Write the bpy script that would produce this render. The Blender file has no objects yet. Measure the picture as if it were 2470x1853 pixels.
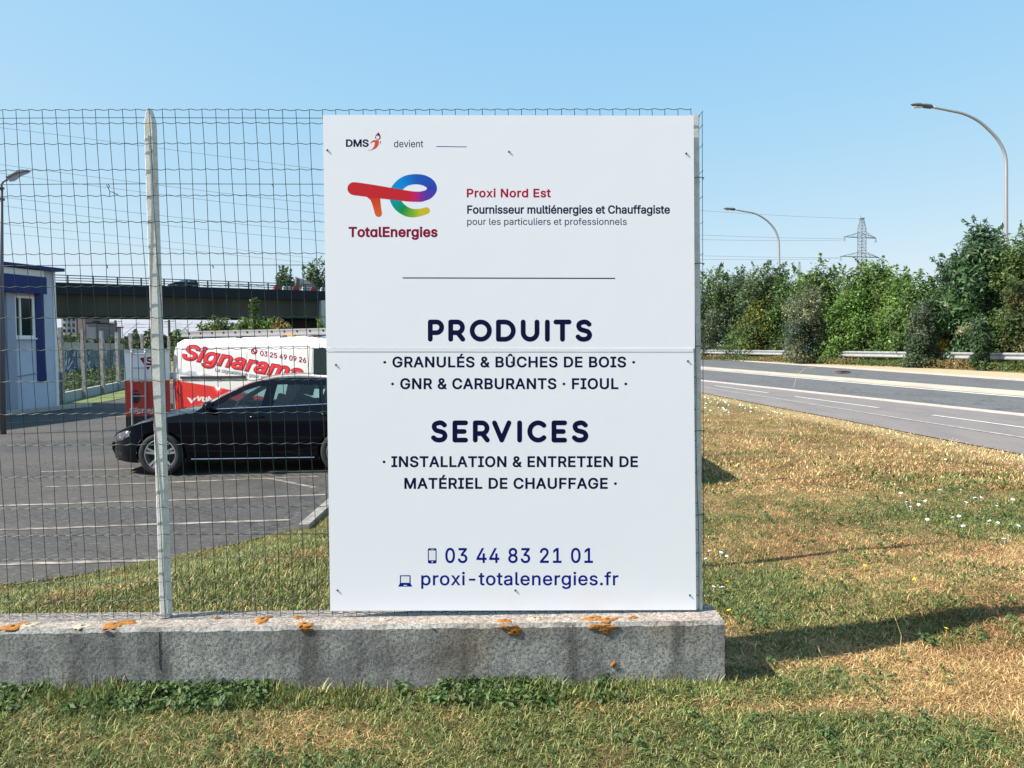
import bpy, math, random
import numpy as np
from mathutils import Vector, Matrix
from mathutils.geometry import delaunay_2d_cdt
random.seed(7); RNG = np.random.default_rng(7)
S = bpy.context.scene
COL = S.collection

# ------------------------------------------------------------------ camera, sky, sun, exposure
FPX, PCX, PCY, EYE = 1850.0, 1235.0, 894.6, 1.3          # focal length and principal point in photo pixels, eye height
PITCH, ROLL = math.radians(2.0), 0.012
_F = np.array([0, math.cos(PITCH), -math.sin(PITCH)]); _U0 = np.array([0, math.sin(PITCH), math.cos(PITCH)]); _R0 = np.array([1., 0, 0])
_R = _R0*math.cos(ROLL) - _U0*math.sin(ROLL); _U = _U0*math.cos(ROLL) + _R0*math.sin(ROLL)
CAMP = np.array([0, 0, EYE])
cam = bpy.data.objects.new('camera', bpy.data.cameras.new('camera')); COL.objects.link(cam)
m = Matrix.Identity(4)
for i in range(3):
    m[i][0], m[i][1], m[i][2], m[i][3] = _R[i], _U[i], -_F[i], CAMP[i]
cam.matrix_world = m
cam.data.sensor_width = 36; cam.data.lens = 36*FPX/2470
cam.data.shift_y = -(926.5-PCY)/2470
cam.data.clip_start = .05; cam.data.clip_end = 5000
S.camera = cam
SUN_EL, SUN_AZ = math.radians(46), math.radians(12.5)     # shadows run to +x, a little away from the camera
sdir = np.array([-math.cos(SUN_AZ)*math.cos(SUN_EL), -math.sin(SUN_AZ)*math.cos(SUN_EL), math.sin(SUN_EL)])
w = bpy.data.worlds.new('World'); S.world = w; w.use_nodes = True
wn = w.node_tree.nodes; wl = w.node_tree.links
sky = wn.new('ShaderNodeTexSky'); sky.sky_type = 'NISHITA'; sky.sun_disc = False
sky.sun_elevation = SUN_EL; sky.sun_rotation = math.atan2(sdir[0], sdir[1])
sky.altitude = 50; sky.air_density = 1.0; sky.dust_density = 0.8; sky.ozone_density = 2.0
sc_ = wn.new('ShaderNodeSeparateColor'); cb_ = wn.new('ShaderNodeCombineColor'); wl.new(sky.outputs[0], sc_.inputs[0])
for i_, (g_, k_) in enumerate(((.66, .80), (.32, 1.44), (.06, 2.50))):       # soften the contrast between zenith and horizon
    pw = wn.new('ShaderNodeMath'); pw.operation = 'POWER'; pw.inputs[1].default_value = g_; ml = wn.new('ShaderNodeMath'); ml.operation = 'MULTIPLY'; ml.inputs[1].default_value = k_
    wl.new(sc_.outputs[i_], pw.inputs[0]); wl.new(pw.outputs[0], ml.inputs[0]); wl.new(ml.outputs[0], cb_.inputs[i_])
wl.new(cb_.outputs[0], wn['Background'].inputs[0]); wn['Background'].inputs[1].default_value = 0.15
sun = bpy.data.objects.new('sun', bpy.data.lights.new('sun', 'SUN')); COL.objects.link(sun)
sun.data.energy = 4.3; sun.data.angle = math.radians(0.5); sun.data.color = (1, .95, .86)
sun.rotation_euler = Vector(sdir).to_track_quat('Z', 'Y').to_euler()
S.view_settings.view_transform = 'Standard'; S.view_settings.look = 'None'
S.view_settings.exposure = 1.17; S.view_settings.gamma = 1.0
S.cycles.max_bounces = 6; S.cycles.transparent_max_bounces = 16
S.cycles.use_adaptive_sampling = True

# ------------------------------------------------------------------ helpers
def ray(px, py): return _F*FPX + _R*(px-PCX) + _U*(PCY-py)
def at(px, py, Y):                                       # the point seen at a photo pixel at depth Y
    d = ray(px, py); return CAMP + d*(Y/d[1])
def gz(px, py, z=0.0):                                   # the point seen at a photo pixel on the level z
    d = ray(px, py); return CAMP + d*((z-EYE)/d[2])
def onplane(px, py, P0, N):
    d = ray(px, py); P0 = np.array(P0, float); N = np.array(N, float)
    return CAMP + d*(((P0-CAMP)@N)/(d@N))
def lin(r, g, b): return tuple(((c/255)/12.92 if c/255 <= .04045 else ((c/255+.055)/1.055)**2.4) for c in (r, g, b))

class MB:
    def __init__(s): s.v = []; s.f = []
    def add(s, vs, fs):
        o = len(s.v); s.v += [tuple(float(c) for c in p) for p in vs]; s.f += [tuple(i+o for i in f) for f in fs]; return s
    def box(s, c, d, rz=0, M=None):
        c = np.array(c, float); a, b, e = d[0]/2, d[1]/2, d[2]/2; co, si = math.cos(rz), math.sin(rz)
        vs = []
        for x, y, z in ((-a,-b,-e),(a,-b,-e),(a,b,-e),(-a,b,-e),(-a,-b,e),(a,-b,e),(a,b,e),(-a,b,e)):
            vs.append(c + np.array([x*co-y*si, x*si+y*co, z]))
        return s.add(vs, [(0,3,2,1),(4,5,6,7),(0,1,5,4),(1,2,6,5),(2,3,7,6),(3,0,4,7)])
    def hexa(s, p): return s.add(p, [(0,3,2,1),(4,5,6,7),(0,1,5,4),(1,2,6,5),(2,3,7,6),(3,0,4,7)])
    def bar(s, a, b, wx, wz, up=(0,0,1)):                # rectangular bar from a to b
        a = np.array(a, float); b = np.array(b, float); d = b-a; d /= np.linalg.norm(d); up = np.array(up, float)
        if abs(d@up) > .95: up = np.array([0, 1., 0])
        x = np.cross(d, up); x /= np.linalg.norm(x); y = np.cross(x, d)
        q = lambda p: [p-x*wx/2-y*wz/2, p+x*wx/2-y*wz/2, p+x*wx/2+y*wz/2, p-x*wx/2+y*wz/2]
        return s.hexa(q(a)+q(b))
    def tube(s, pts, r, n=8, cap=True):
        pts = [np.array(p, float) for p in pts]; rs = r if hasattr(r, '__len__') else [r]*len(pts); o = len(s.v); ref = None
        for i, p in enumerate(pts):
            d = pts[min(i+1, len(pts)-1)]-pts[max(i-1, 0)]; d /= (np.linalg.norm(d) or 1)
            if ref is None: ref = np.array([0, 0, 1.]) if abs(d[2]) < .9 else np.array([1., 0, 0])
            x = np.cross(d, ref); x /= (np.linalg.norm(x) or 1); ref = np.cross(x, d)
            for k in range(n):
                t = 2*math.pi*k/n; s.v.append(tuple(p + x*math.cos(t)*rs[i] + ref*math.sin(t)*rs[i]))
        for i in range(len(pts)-1):
            for k in range(n):
                a = o+i*n+k; b = o+i*n+(k+1) % n; s.f.append((a, b, b+n, a+n))
        if cap:
            s.f.append(tuple(o+k for k in range(n))[::-1]); s.f.append(tuple(o+(len(pts)-1)*n+k for k in range(n)))
        return s
    def lathe(s, c, axis, prof, n=32):                   # prof: (offset along axis, radius), closed loop allowed
        c = np.array(c, float); ax = np.array(axis, float); ax /= np.linalg.norm(ax)
        x = np.cross(ax, (0, 0, 1.)); x = x/np.linalg.norm(x) if np.linalg.norm(x) > .1 else np.array([1., 0, 0]); y = np.cross(ax, x); o = len(s.v)
        for (h, r) in prof:
            for k in range(n):
                t = 2*math.pi*k/n; s.v.append(tuple(c+ax*h+x*r*math.cos(t)+y*r*math.sin(t)))
        for i in range(len(prof)-1):
            for k in range(n):
                a = o+i*n+k; b = o+i*n+(k+1) % n; s.f.append((a, b, b+n, a+n))
        return s
    def grid(s, rows, flip=False):                       # rows of equal length
        o = len(s.v); n = len(rows[0])
        for r in rows: s.v += [tuple(float(c) for c in p) for p in r]
        for i in range(len(rows)-1):
            for k in range(n-1):
                f = (o+i*n+k, o+i*n+k+1, o+(i+1)*n+k+1, o+(i+1)*n+k); s.f.append(f[::-1] if flip else f)
        return s
    def prism(s, poly, map0, map1):                      # polygon extruded between two maps (p -> xyz)
        n = len(poly)
        return s.add([map0(p) for p in poly]+[map1(p) for p in poly],
                     [tuple(range(n))[::-1], tuple(range(n, 2*n))]+[(i, (i+1) % n, n+(i+1) % n, n+i) for i in range(n)])

ROOT = {}
def meshdata(name, mb, mat, off=(0, 0, 0), smooth=False):
    me = bpy.data.meshes.new(name)
    v = (np.array(mb.v)-np.array(off)) if len(mb.v) else np.zeros((0, 3))
    me.from_pydata([tuple(p) for p in v], [], mb.f); me.update()
    if mat: me.materials.append(mat)
    if smooth:
        me.polygons.foreach_set('use_smooth', [True]*len(me.polygons))
        if smooth is not True: me.set_sharp_from_angle(angle=math.radians(smooth))
    return me
def tag(o, label=None, cat=None, group=None, kind=None):
    for k, v in (('label', label), ('category', cat), ('group', group), ('kind', kind)):
        if v: o[k] = v
    return o
def thing(name, label, cat, loc=(0, 0, 0), rz=0, group=None, local=False):
    o = bpy.data.objects.new(name, None); COL.objects.link(o); o.location = loc; o.rotation_euler = (0, 0, rz); o.empty_display_size = .1
    ROOT[o.name] = (0, 0, 0) if local else tuple(loc); return tag(o, label, cat, group)
def part(name, mb, mat, parent, smooth=False, label=None):
    off = ROOT[parent.name]; o = bpy.data.objects.new(name, meshdata(name, mb, mat, off, smooth)); COL.objects.link(o)
    o.parent = parent; ROOT[o.name] = off
    if label: o['label'] = label
    return o
def single(name, mb, mat, label=None, cat=None, group=None, kind=None, loc=(0, 0, 0), smooth=False):
    o = bpy.data.objects.new(name, meshdata(name, mb, mat, loc, smooth)); COL.objects.link(o); o.location = loc; ROOT[o.name] = tuple(loc)
    return tag(o, label, cat, group, kind)
def copy_tree(o, parent=None):
    c = o.copy(); COL.objects.link(c)
    if parent: c.parent = parent; c.matrix_parent_inverse = o.matrix_parent_inverse
    ROOT[c.name] = ROOT[o.name]
    for ch in [x for x in bpy.data.objects if x.parent == o]: copy_tree(ch, c)
    return c
def fastmesh(name, V, T, mat, colors=None, off=(0, 0, 0), quads=False):
    me = bpy.data.meshes.new(name); k = T.shape[1]
    V = (V-np.array(off)).astype(np.float32); me.vertices.add(len(V)); me.vertices.foreach_set('co', V.ravel())
    me.loops.add(T.size); me.loops.foreach_set('vertex_index', T.astype(np.int32).ravel())
    me.polygons.add(len(T)); me.polygons.foreach_set('loop_start', (np.arange(len(T))*k).astype(np.int32))
    me.update(calc_edges=True)
    if colors is not None:
        a = me.attributes.new('Tint', 'FLOAT_COLOR', 'POINT'); c4 = np.ones((len(V), 4), np.float32); c4[:, :3] = colors; a.data.foreach_set('color', c4.ravel())
    me.materials.append(mat); return me
def fastpart(name, V, T, mat, parent, colors=None):
    off = ROOT[parent.name]; o = bpy.data.objects.new(name, fastmesh(name, V, T, mat, colors, off)); COL.objects.link(o); o.parent = parent; ROOT[o.name] = off; return o

# value noise
def vnoise(x, y, s=0):
    x = np.asarray(x, float); y = np.asarray(y, float); xi = np.floor(x).astype(np.int64); yi = np.floor(y).astype(np.int64); fx = x-xi; fy = y-yi
    def h(a, b):
        n = (a*374761393 + b*668265263 + s*982451653) & 0x7fffffff; n = ((n ^ (n >> 13))*1274126177) & 0x7fffffff; return ((n ^ (n >> 16)) & 0xffff)/65535.
    u = fx*fx*(3-2*fx); v = fy*fy*(3-2*fy)
    return (h(xi, yi)*(1-u)+h(xi+1, yi)*u)*(1-v)+(h(xi, yi+1)*(1-u)+h(xi+1, yi+1)*u)*v
def fbm(x, y, s=0, o=4):
    a = .5; r = 0; t = 0
    for k in range(o): r = r+a*vnoise(np.asarray(x)*2**k, np.asarray(y)*2**k, s+k*17); t += a; a *= .55
    return r/t
def sstep(a, b, x): t = np.clip((np.asarray(x, float)-a)/(b-a), 0, 1); return t*t*(3-2*t)

# materials
def mat(name, col, rough=.6, metal=0, spec=.5, coat=0, var=None, vscale=8, vdetail=6, bump=0, bscale=60, speck=None, sscale=120, samt=.5, trans=0, stretch=None, attr=False, transl=0):
    M = bpy.data.materials.new(name); M.use_nodes = True; N = M.node_tree.nodes; L = M.node_tree.links; B = N['Principled BSDF']
    B.inputs['Roughness'].default_value = rough; B.inputs['Metallic'].default_value = metal; B.inputs['Specular IOR Level'].default_value = spec
    B.inputs['Coat Weight'].default_value = coat; B.inputs['Coat Roughness'].default_value = .03
    tc = N.new('ShaderNodeTexCoord'); src = tc.outputs['Object']
    if stretch:
        mp = N.new('ShaderNodeMapping'); mp.inputs['Scale'].default_value = stretch; L.new(src, mp.inputs[0]); src = mp.outputs[0]
    out = None
    if attr:
        a = N.new('ShaderNodeAttribute'); a.attribute_name = 'Tint'; out = a.outputs['Color']
    def rgb(c):
        n = N.new('ShaderNodeRGB'); n.outputs[0].default_value = (*c, 1); return n.outputs[0]
    def mix(a, b, fac, typ='MIX'):
        n = N.new('ShaderNodeMix'); n.data_type = 'RGBA'; n.blend_type = typ; L.new(a, n.inputs[6]); L.new(b, n.inputs[7])
        if isinstance(fac, float): n.inputs[0].default_value = fac
        else: L.new(fac, n.inputs[0])
        return n.outputs[2]
    def noise(sc, det, lo, hi):
        n = N.new('ShaderNodeTexNoise'); n.inputs['Scale'].default_value = sc; n.inputs['Detail'].default_value = det; L.new(src, n.inputs['Vector'])
        r = N.new('ShaderNodeMapRange'); r.inputs[1].default_value = lo; r.inputs[2].default_value = hi; L.new(n.outputs['Fac'], r.inputs[0]); return r.outputs[0]
    if var:
        base = out or rgb(col); out = mix(base, rgb(var), noise(vscale, vdetail, .35, .65))
    if speck:
        out = mix(out or rgb(col), rgb(speck), noise(sscale, 2, .5+.12*(1-samt), .72))
    if out: L.new(out, B.inputs['Base Color'])
    else: B.inputs['Base Color'].default_value = (*col, 1)
    if bump:
        n = N.new('ShaderNodeTexNoise'); n.inputs['Scale'].default_value = bscale; n.inputs['Detail'].default_value = 5; L.new(src, n.inputs['Vector'])
        b = N.new('ShaderNodeBump'); b.inputs['Strength'].default_value = 1; b.inputs['Distance'].default_value = bump; L.new(n.outputs['Fac'], b.inputs['Height']); L.new(b.outputs[0], B.inputs['Normal'])
    if transl:
        t = N.new('ShaderNodeBsdfTranslucent'); ms = N.new('ShaderNodeMixShader'); ms.inputs[0].default_value = transl
        if out: L.new(out, t.inputs['Color'])
        else: t.inputs['Color'].default_value = (*col, 1)
        L.new(B.outputs[0], ms.inputs[1]); L.new(t.outputs[0], ms.inputs[2]); L.new(ms.outputs[0], N['Material Output'].inputs[0])
    return M
def glassmat(name, tint, refl=.1, rough=.02):
    M = bpy.data.materials.new(name); M.use_nodes = True; N = M.node_tree.nodes; L = M.node_tree.links
    t = N.new('ShaderNodeBsdfTransparent'); t.inputs[0].default_value = (*tint, 1); g = N.new('ShaderNodeBsdfGlossy'); g.inputs['Roughness'].default_value = rough
    f = N.new('ShaderNodeFresnel'); f.inputs[0].default_value = 1.5; ms = N.new('ShaderNodeMixShader')
    L.new(f.outputs[0], ms.inputs[0]); L.new(t.outputs[0], ms.inputs[1]); L.new(g.outputs[0], ms.inputs[2]); L.new(ms.outputs[0], N['Material Output'].inputs[0]); return M

M_green_wire = mat('green coated wire', (.006, .030, .024), .5, spec=.3)
M_conc_post = mat('cast concrete post', (.70, .69, .64), .85, var=(.56, .55, .50), vscale=25, speck=(.3, .29, .27), sscale=160, samt=.3, bump=.0006, bscale=120)
M_white_sign = mat('white composite sheet', (.91, .905, .935), .32, spec=.4, bump=.0015, bscale=1.6)
M_white_strip = mat('white joint strip', (.84, .85, .87), .3)
M_navy = mat('navy print', lin(10, 13, 58), .5, spec=.12)
M_blue = mat('blue print', lin(6, 28, 130), .5, spec=.12)
M_slate = mat('slate blue print', lin(28, 44, 80), .5, spec=.12)
M_crim = mat('crimson print', lin(178, 4, 62), .5, spec=.12)
M_dred = mat('dark crimson print', lin(140, 6, 56), .5, spec=.12)
M_orange = mat('orange red print', lin(222, 70, 30), .5)
M_print = mat('colour print', (1, 1, 1), .5, spec=.15, attr=True)
M_screw = mat('grey screw', (.10, .11, .14), .5, metal=.6)
M_black = mat('black plastic', (.012, .012, .014), .5)
M_rubber = mat('tyre rubber', (.018, .017, .018), .85)
M_alu = mat('aluminium', (.62, .63, .65), .32, metal=.9)
M_galv = mat('galvanised steel', (.46, .47, .49), .45, metal=.55, var=(.36, .37, .38), vscale=5)
M_lampgrey = mat('grey lamp housing', (.10, .10, .115), .5)
M_lamppole = mat('pale grey lamp pole', (.42, .41, .42), .4, metal=.5)
# ------------------------------------------------------------------ ground
LOT_Z = -.57
LOT = [(-60, 4.3), (-9, 4.6), (-5.6, 5.1), (-4.15, 6.0), (-3.6, 6.3), (-3.0, 6.9), (-2.65, 7.25), (-2.36, 7.65), (-2.2, 7.8), (-2.17, 9.0), (-2.1, 13), (-2.1, 40), (-60, 40)]
def inpoly(x, y, P):
    x = np.asarray(x, float); y = np.asarray(y, float); r = np.zeros(x.shape, bool); n = len(P)
    for i in range(n):
        (x1, y1), (x2, y2) = P[i], P[(i+1) % n]
        c = ((y1 > y) != (y2 > y)) & (x < (x2-x1)*(y-y1)/((y2-y1) or 1e-9)+x1); r ^= c
    return r
def dpoly(x, y, P):
    x = np.asarray(x, float); y = np.asarray(y, float); d = np.full(x.shape, 1e9); n = len(P)
    for i in range(n):
        a = np.array(P[i]); b = np.array(P[(i+1) % n]); e = b-a; t = np.clip(((x-a[0])*e[0]+(y-a[1])*e[1])/(e@e), 0, 1)
        d = np.minimum(d, np.hypot(x-a[0]-t*e[0], y-a[1]-t*e[1]))
    return d
def zg(x, y):
    x = np.asarray(x, float); y = np.asarray(y, float); ins = inpoly(x, y, LOT); d = dpoly(x, y, LOT)
    z = np.where(ins, LOT_Z-.03, LOT_Z*(1-sstep(0, 2.9, d)))
    far = sstep(38, 44, y)*(1-sstep(-6, 2, x)); z = np.where(ins, z, z*(1-far)+LOT_Z*far)
    z = np.where(y < 3.2, z*0, z)                                       # level in front of the wall
    z = z + .10*sstep(1.3, 2.3, x)*np.exp(-((y-3.6)/1.0)**2)*(1-sstep(3.2, 4.6, x))
    amp = .018*(1-sstep(4.2, 5.2, x-0*y))*(~ins)
    return z + amp*(fbm(x*2.2, y*2.2, 3)-.5)*2
def stain2(M):                                          # oil, grit and cracks in the tarmac
    N = M.node_tree.nodes; L = M.node_tree.links; B = N['Principled BSDF']; c = B.inputs['Base Color'].links[0].from_socket; tc = N.new('ShaderNodeTexCoord')
    for kind, sc, lo, hi, col, amt in (('n', 70, .56, .66, (.018, .018, .019), .8), ('n', 1.1, .60, .74, (.022, .021, .021), .6), ('v', .55, .012, .0, (.012, .012, .012), .8)):
        if kind == 'n': t = N.new('ShaderNodeTexNoise'); t.inputs['Detail'].default_value = 4; o = t.outputs['Fac']
        else:
            t = N.new('ShaderNodeTexVoronoi'); t.feature = 'DISTANCE_TO_EDGE'; o = t.outputs['Distance']
        t.inputs['Scale'].default_value = sc; src = tc.outputs['Object']
        if kind == 'v':
            wn_ = N.new('ShaderNodeTexNoise'); wn_.inputs['Scale'].default_value = 2.5; wn_.inputs['Detail'].default_value = 4; va = N.new('ShaderNodeVectorMath'); va.operation = 'MULTIPLY_ADD'; va.inputs[1].default_value = (.7, .7, .7); L.new(wn_.outputs['Color'], va.inputs[0]); L.new(src, va.inputs[2]); L.new(src, wn_.inputs['Vector']); src = va.outputs[0]
        L.new(src, t.inputs['Vector']); r = N.new('ShaderNodeMapRange'); r.inputs[1].default_value = lo; r.inputs[2].default_value = hi; r.inputs[4].default_value = amt; L.new(o, r.inputs[0])
        x = N.new('ShaderNodeMix'); x.data_type = 'RGBA'; L.new(r.outputs[0], x.inputs[0]); L.new(c, x.inputs[6]); x.inputs[7].default_value = (*col, 1); c = x.outputs[2]
    L.new(c, B.inputs['Base Color'])

# path and road edges (x as a function of y), measured on the ground
EDGE = [(5.9, 5.), (5.65, 8.4), (5.5, 10.2), (5.3, 13.1), (5.0, 16.6), (4.8, 19.4), (4.2, 28), (2.9, 45), (-2, 95), (-18, 240), (-80, 700)]
LINC = [(6.95, 5.), (6.58, 9.83), (5.4, 21.74), (4.7, 30), (3.4, 46), (-1.4, 96), (-17, 241), (-79, 700)]
DASH = [(7.9, 5.), (7.35, 10.8), (5.75, 23.5), (5.2, 30), (3.95, 46), (-.8, 96), (-16, 241), (-78, 700)]
KERB = [(10., 5.), (8.5, 12.71), (6.28, 25.3), (5.6, 31), (4.4, 47), (-.2, 97), (-15, 242), (-77, 700)]
MED = [(14.2, 5.), (11.75, 17.43), (9.4, 37.28), (8.3, 50), (3.6, 98), (-10, 243), (-70, 700)]
FARE = [(15.7, 5.), (15.4, 23.04), (14.85, 59.4), (12.5, 99), (0, 244), (-58, 700)]
def ex(L, y): return np.interp(y, [p[1] for p in L], [p[0] for p in L])

def ngrid():
    xs = np.concatenate([-np.geomspace(900, 9, 40), np.arange(-8.8, 8.8, .09), np.geomspace(9, 900, 40)])
    ys = np.concatenate([np.arange(-30, 1, 2.), np.arange(1, 14, .09), np.geomspace(14.1, 1500, 90)])
    return xs, ys
# how green the grass is at a point, 0 straw .. 1 lush
def green(x, y):
    x = np.asarray(x, float); y = np.asarray(y, float)
    g = .30 + 0*x
    front = (1-sstep(2.95, 3.05, y)); g = g+front*(.33-.36*sstep(.9, 1.8, x))
    g = g+front*.22*np.exp(-((y-2.8)/.12)**2)*(1-sstep(.75, 1.0, x))
    left = sstep(3.05, 3.2, y)*(1-sstep(-.6, .2, x)); g = g+left*.34
    for bx, by, rx, ry, a in ((1.1, 4.0, .55, .8, .42), (1.5, 3.5, .6, .35, .22), (2.9, 5.4, .7, .6, .30), (3.8, 5.7, .9, .7, .42), (4.6, 17.6, .7, 3.5, .45), (2.0, 9.5, .6, .5, .15), (1.2, 5.4, .35, .4, .3),
                            (3.0, 11.5, .6, 1., .12), (1.75, 6.9, .5, .8, .18), (.3, 2.45, .7, .2, .12), (1.3, 2.5, .35, .15, .3), (1.55, 2.4, .3, .12, .25), (-.7, 2.5, .3, .1, -.35), (-.25, 2.72, .14, .07, -.3), (1.0, 2.68, .5, .05, -.5), (1.9, 2.62, .8, .06, -.35), (-1.5, 2.45, .5, .12, -.12)):
        g = g+a*np.exp(-((x-bx)/rx)**2-((y-by)/ry)**2)
    rim = np.clip(1-np.abs(ex(EDGE, y)-x-.25)/.45, 0, 1)*sstep(4, 6, y)*(x > 2); g = g-.5*rim
    n = fbm(x*1.7, y*1.7, 11)-.5; n2 = fbm(x*6, y*6, 23)-.5
    return np.clip(g+.75*n+.75*n2, 0, 1)
def straw(x, y):
    n = fbm(x*2.6+9, y*2.6, 31)
    a = np.array([.50, .335, .150]); b = np.array([.39, .240, .108]); c = np.array([.60, .45, .23])
    rim = np.clip(1-np.abs(ex(EDGE, y)-x-.25)/.5, 0, 1)*(np.asarray(x) > 2)
    t = sstep(.40, .62, n)[..., None]; r = a*(1-t)+b*t; r = r*(1-rim[..., None])+c*rim[..., None]; return r
xs, ys = ngrid(); X, Y = np.meshgrid(xs, ys); Zg = zg(X, Y)
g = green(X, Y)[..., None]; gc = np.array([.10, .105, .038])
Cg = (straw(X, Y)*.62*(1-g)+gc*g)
Cg = Cg*np.where(Y < 3.1, .5, np.where(np.hypot(X, Y) < 12, .72, .85))[..., None]      # soil under the blades, darkened so the gaps between them read as shade
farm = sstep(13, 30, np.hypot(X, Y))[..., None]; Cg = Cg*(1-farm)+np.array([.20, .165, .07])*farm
V = np.stack([X, Y, Zg], -1).reshape(-1, 3); nx = len(xs); idx = np.arange(len(V)).reshape(len(ys), nx)
T = np.stack([idx[:-1, :-1], idx[:-1, 1:], idx[1:, 1:], idx[1:, :-1]], -1).reshape(-1, 4)
M_ground = mat('dry turf soil', (.3, .2, .1), .95, spec=.1, attr=True, var=None, bump=.012, bscale=45)
o = bpy.data.objects.new('ground', fastmesh('ground', V, T, M_ground, Cg.reshape(-1, 3))); COL.objects.link(o); tag(o, kind='structure'); ROOT['ground'] = (0, 0, 0)
o.data.polygons.foreach_set('use_smooth', [True]*len(o.data.polygons))

def strip(name, A, B, z, M, thick=0, kind='structure', y0=5, y1=700):
    yy = np.unique(np.concatenate([np.linspace(y0, min(y1, 60), 60), np.geomspace(60, y1, 30)])) if y1 > 60 else np.linspace(y0, y1, 40)
    mb = MB(); rows = [[(float(ex(A, y)) if not callable(A) else A(y), y, z), (float(ex(B, y)) if not callable(B) else B(y), y, z)] for y in yy]
    if thick: rows = [[(r[0][0], r[0][1], z-thick), r[0], r[1], (r[1][0], r[1][1], z-thick)] for r in rows]
    mb.grid(rows, True); return single(name, mb, M, kind=kind)
M_path = mat('cycle path asphalt', (.180, .155, .146), .9, var=(.145, .126, .120), vscale=2.5, speck=(.26, .23, .22), sscale=90, samt=.3, stretch=(1, .35, 1))
M_road = mat('road asphalt', (.108, .106, .106), .9, var=(.088, .087, .088), vscale=1.2, speck=(.15, .15, .15), sscale=26, samt=.8, stretch=(1, .3, 1))
stain2(M_road)
M_kerbc = mat('pale kerb concrete', (.46, .40, .36), .9, var=(.36, .32, .29), vscale=6)
M_medc = mat('pale median concrete', (.44, .39, .31), .9, var=(.36, .31, .25), vscale=3, stretch=(1, .2, 1))
M_paint = mat('worn white road paint', (.42, .38, .36), .8, var=(.24, .21, .20), vscale=12)
M_paintw = mat('white road paint', (.66, .64, .61), .7, var=(.46, .44, .42), vscale=10)
off = lambda L, d: (lambda y: float(ex(L, y))+d)
strip('cycle_path', EDGE, KERB, .012, M_path)
strip('road', KERB, FARE, .008, M_road)
strip('kerb', off(KERB, -.10), off(KERB, .08), .035, M_kerbc, .05)
strip('median_strip', off(MED, -.48), off(MED, .36), .05, M_medc, .06)
strip('road_line', off(MED, -.88), off(MED, -.70), .014, M_paintw)
strip('far_kerb', off(FARE, -.12), off(FARE, .22), .05, M_kerbc, .06)
M_verge = mat('gravel verge', (.36, .29, .20), .95, var=(.44, .34, .19), vscale=3, speck=(.2, .17, .12), sscale=25)
strip('verge', off(FARE, .22), off(FARE, 3.2), .015, M_verge, y0=8, y1=120)
mb = MB()
mb.grid([[(float(ex(LINC, y))-.035, y, .018), (float(ex(LINC, y))+.035, y, .018)] for y in np.linspace(6, 60, 60)], True)
single('path_edge_line', mb, M_paint, kind='structure')
mb = MB()
for y0, y1 in ((10.2, 12.9), (14.4, 17.6), (18.9, 22.3), (23.6, 27.5), (29.5, 33), (35, 39)):
    mb.grid([[(float(ex(DASH, y))-.035, y, .018), (float(ex(DASH, y))+.035, y, .018)] for y in np.linspace(y0, y1, 8)], True)
single('path_centre_line', mb, M_paintw, kind='structure')
# lot
M_lot = mat('weathered lot asphalt', (.034, .033, .033), .95, var=(.066, .058, .050), vscale=.7, speck=(.12, .112, .104), sscale=38, samt=.6, bump=.006, bscale=60, stretch=(.45, 1.2, 1))
stain2(M_lot)
mb = MB(); mb.add([(x, y, LOT_Z) for x, y in LOT], [tuple(range(len(LOT)))]); single('parking_lot', mb, M_lot, kind='structure')
M_lotline = mat('worn parking line', (.34, .29, .245), .9, var=(.06, .056, .052), vscale=6, stretch=(1, 3, 1))
def lotline(pts, wd=.075):
    P = [gz(px, py, LOT_Z+.005) for px, py in pts]; mb = MB(); rows = []
    q = []
    for a, b in zip(P[:-1], P[1:]):
        for t in np.linspace(0, 1, 14)[:-1]: q.append(a+(b-a)*t)
    q.append(P[-1])
    for i, p in enumerate(q):
        d = q[min(i+1, len(q)-1)]-q[max(i-1, 0)]; d /= np.linalg.norm(d); n = np.array([-d[1], d[0], 0]); k = 1+.35*(random.random()-.5)
        rows.append([p-n*wd/2*k, p+n*wd/2*k])
    mb.grid(rows, True); single('parking_line', mb, M_lotline, kind='structure')
for L in ([(-300, 1287), (0, 1278), (214, 1270.6), (375.5, 1264.5), (702, 1254)], [(-300, 1372), (0, 1360.7), (375.5, 1351)], [(-300, 1231), (0, 1219.4), (388, 1207.5), (785, 1193)],
          [(108, 1174.6), (373.7, 1165), (830, 1146)], [(650, 1154), (759, 1176)], [(98, 1138), (330, 1130)]): lotline(L)
lotline([(640, 985), (300, 1004), (-60, 1024)], .12)
mb = MB()
for a, b in zip([(-2.14, 7.75), (-2.15, 9.0), (-2.1, 11), (-2.08, 13)][:-1], [(-2.15, 9.0), (-2.1, 11), (-2.08, 13)]):
    mb.bar((a[0], a[1]+.004, LOT_Z+.01), (b[0], b[1]-.004, LOT_Z+.01), .11, .10)
single('lot_kerb', mb, mat('old kerb stone', (.14, .135, .13), .95, var=(.27, .25, .22), vscale=14), kind='structure')
# drain cover on the far kerb
p = gz(2033, 899, .05)
t = thing('drain_cover', 'small rusty brown drain grate in the far kerb of the road', 'drain', tuple(p)); mb = MB(); mb.box((p[0], p[1], .075), (.38, .5, .05)); part('frame', mb, mat('rusty iron', (.10, .035, .02), .8), t)
mb = MB()
for k in range(4): mb.box((p[0]-.12+.08*k, p[1]-.02, .108), (.035, .42, .014))
part('grate', mb, M_black, t)
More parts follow.
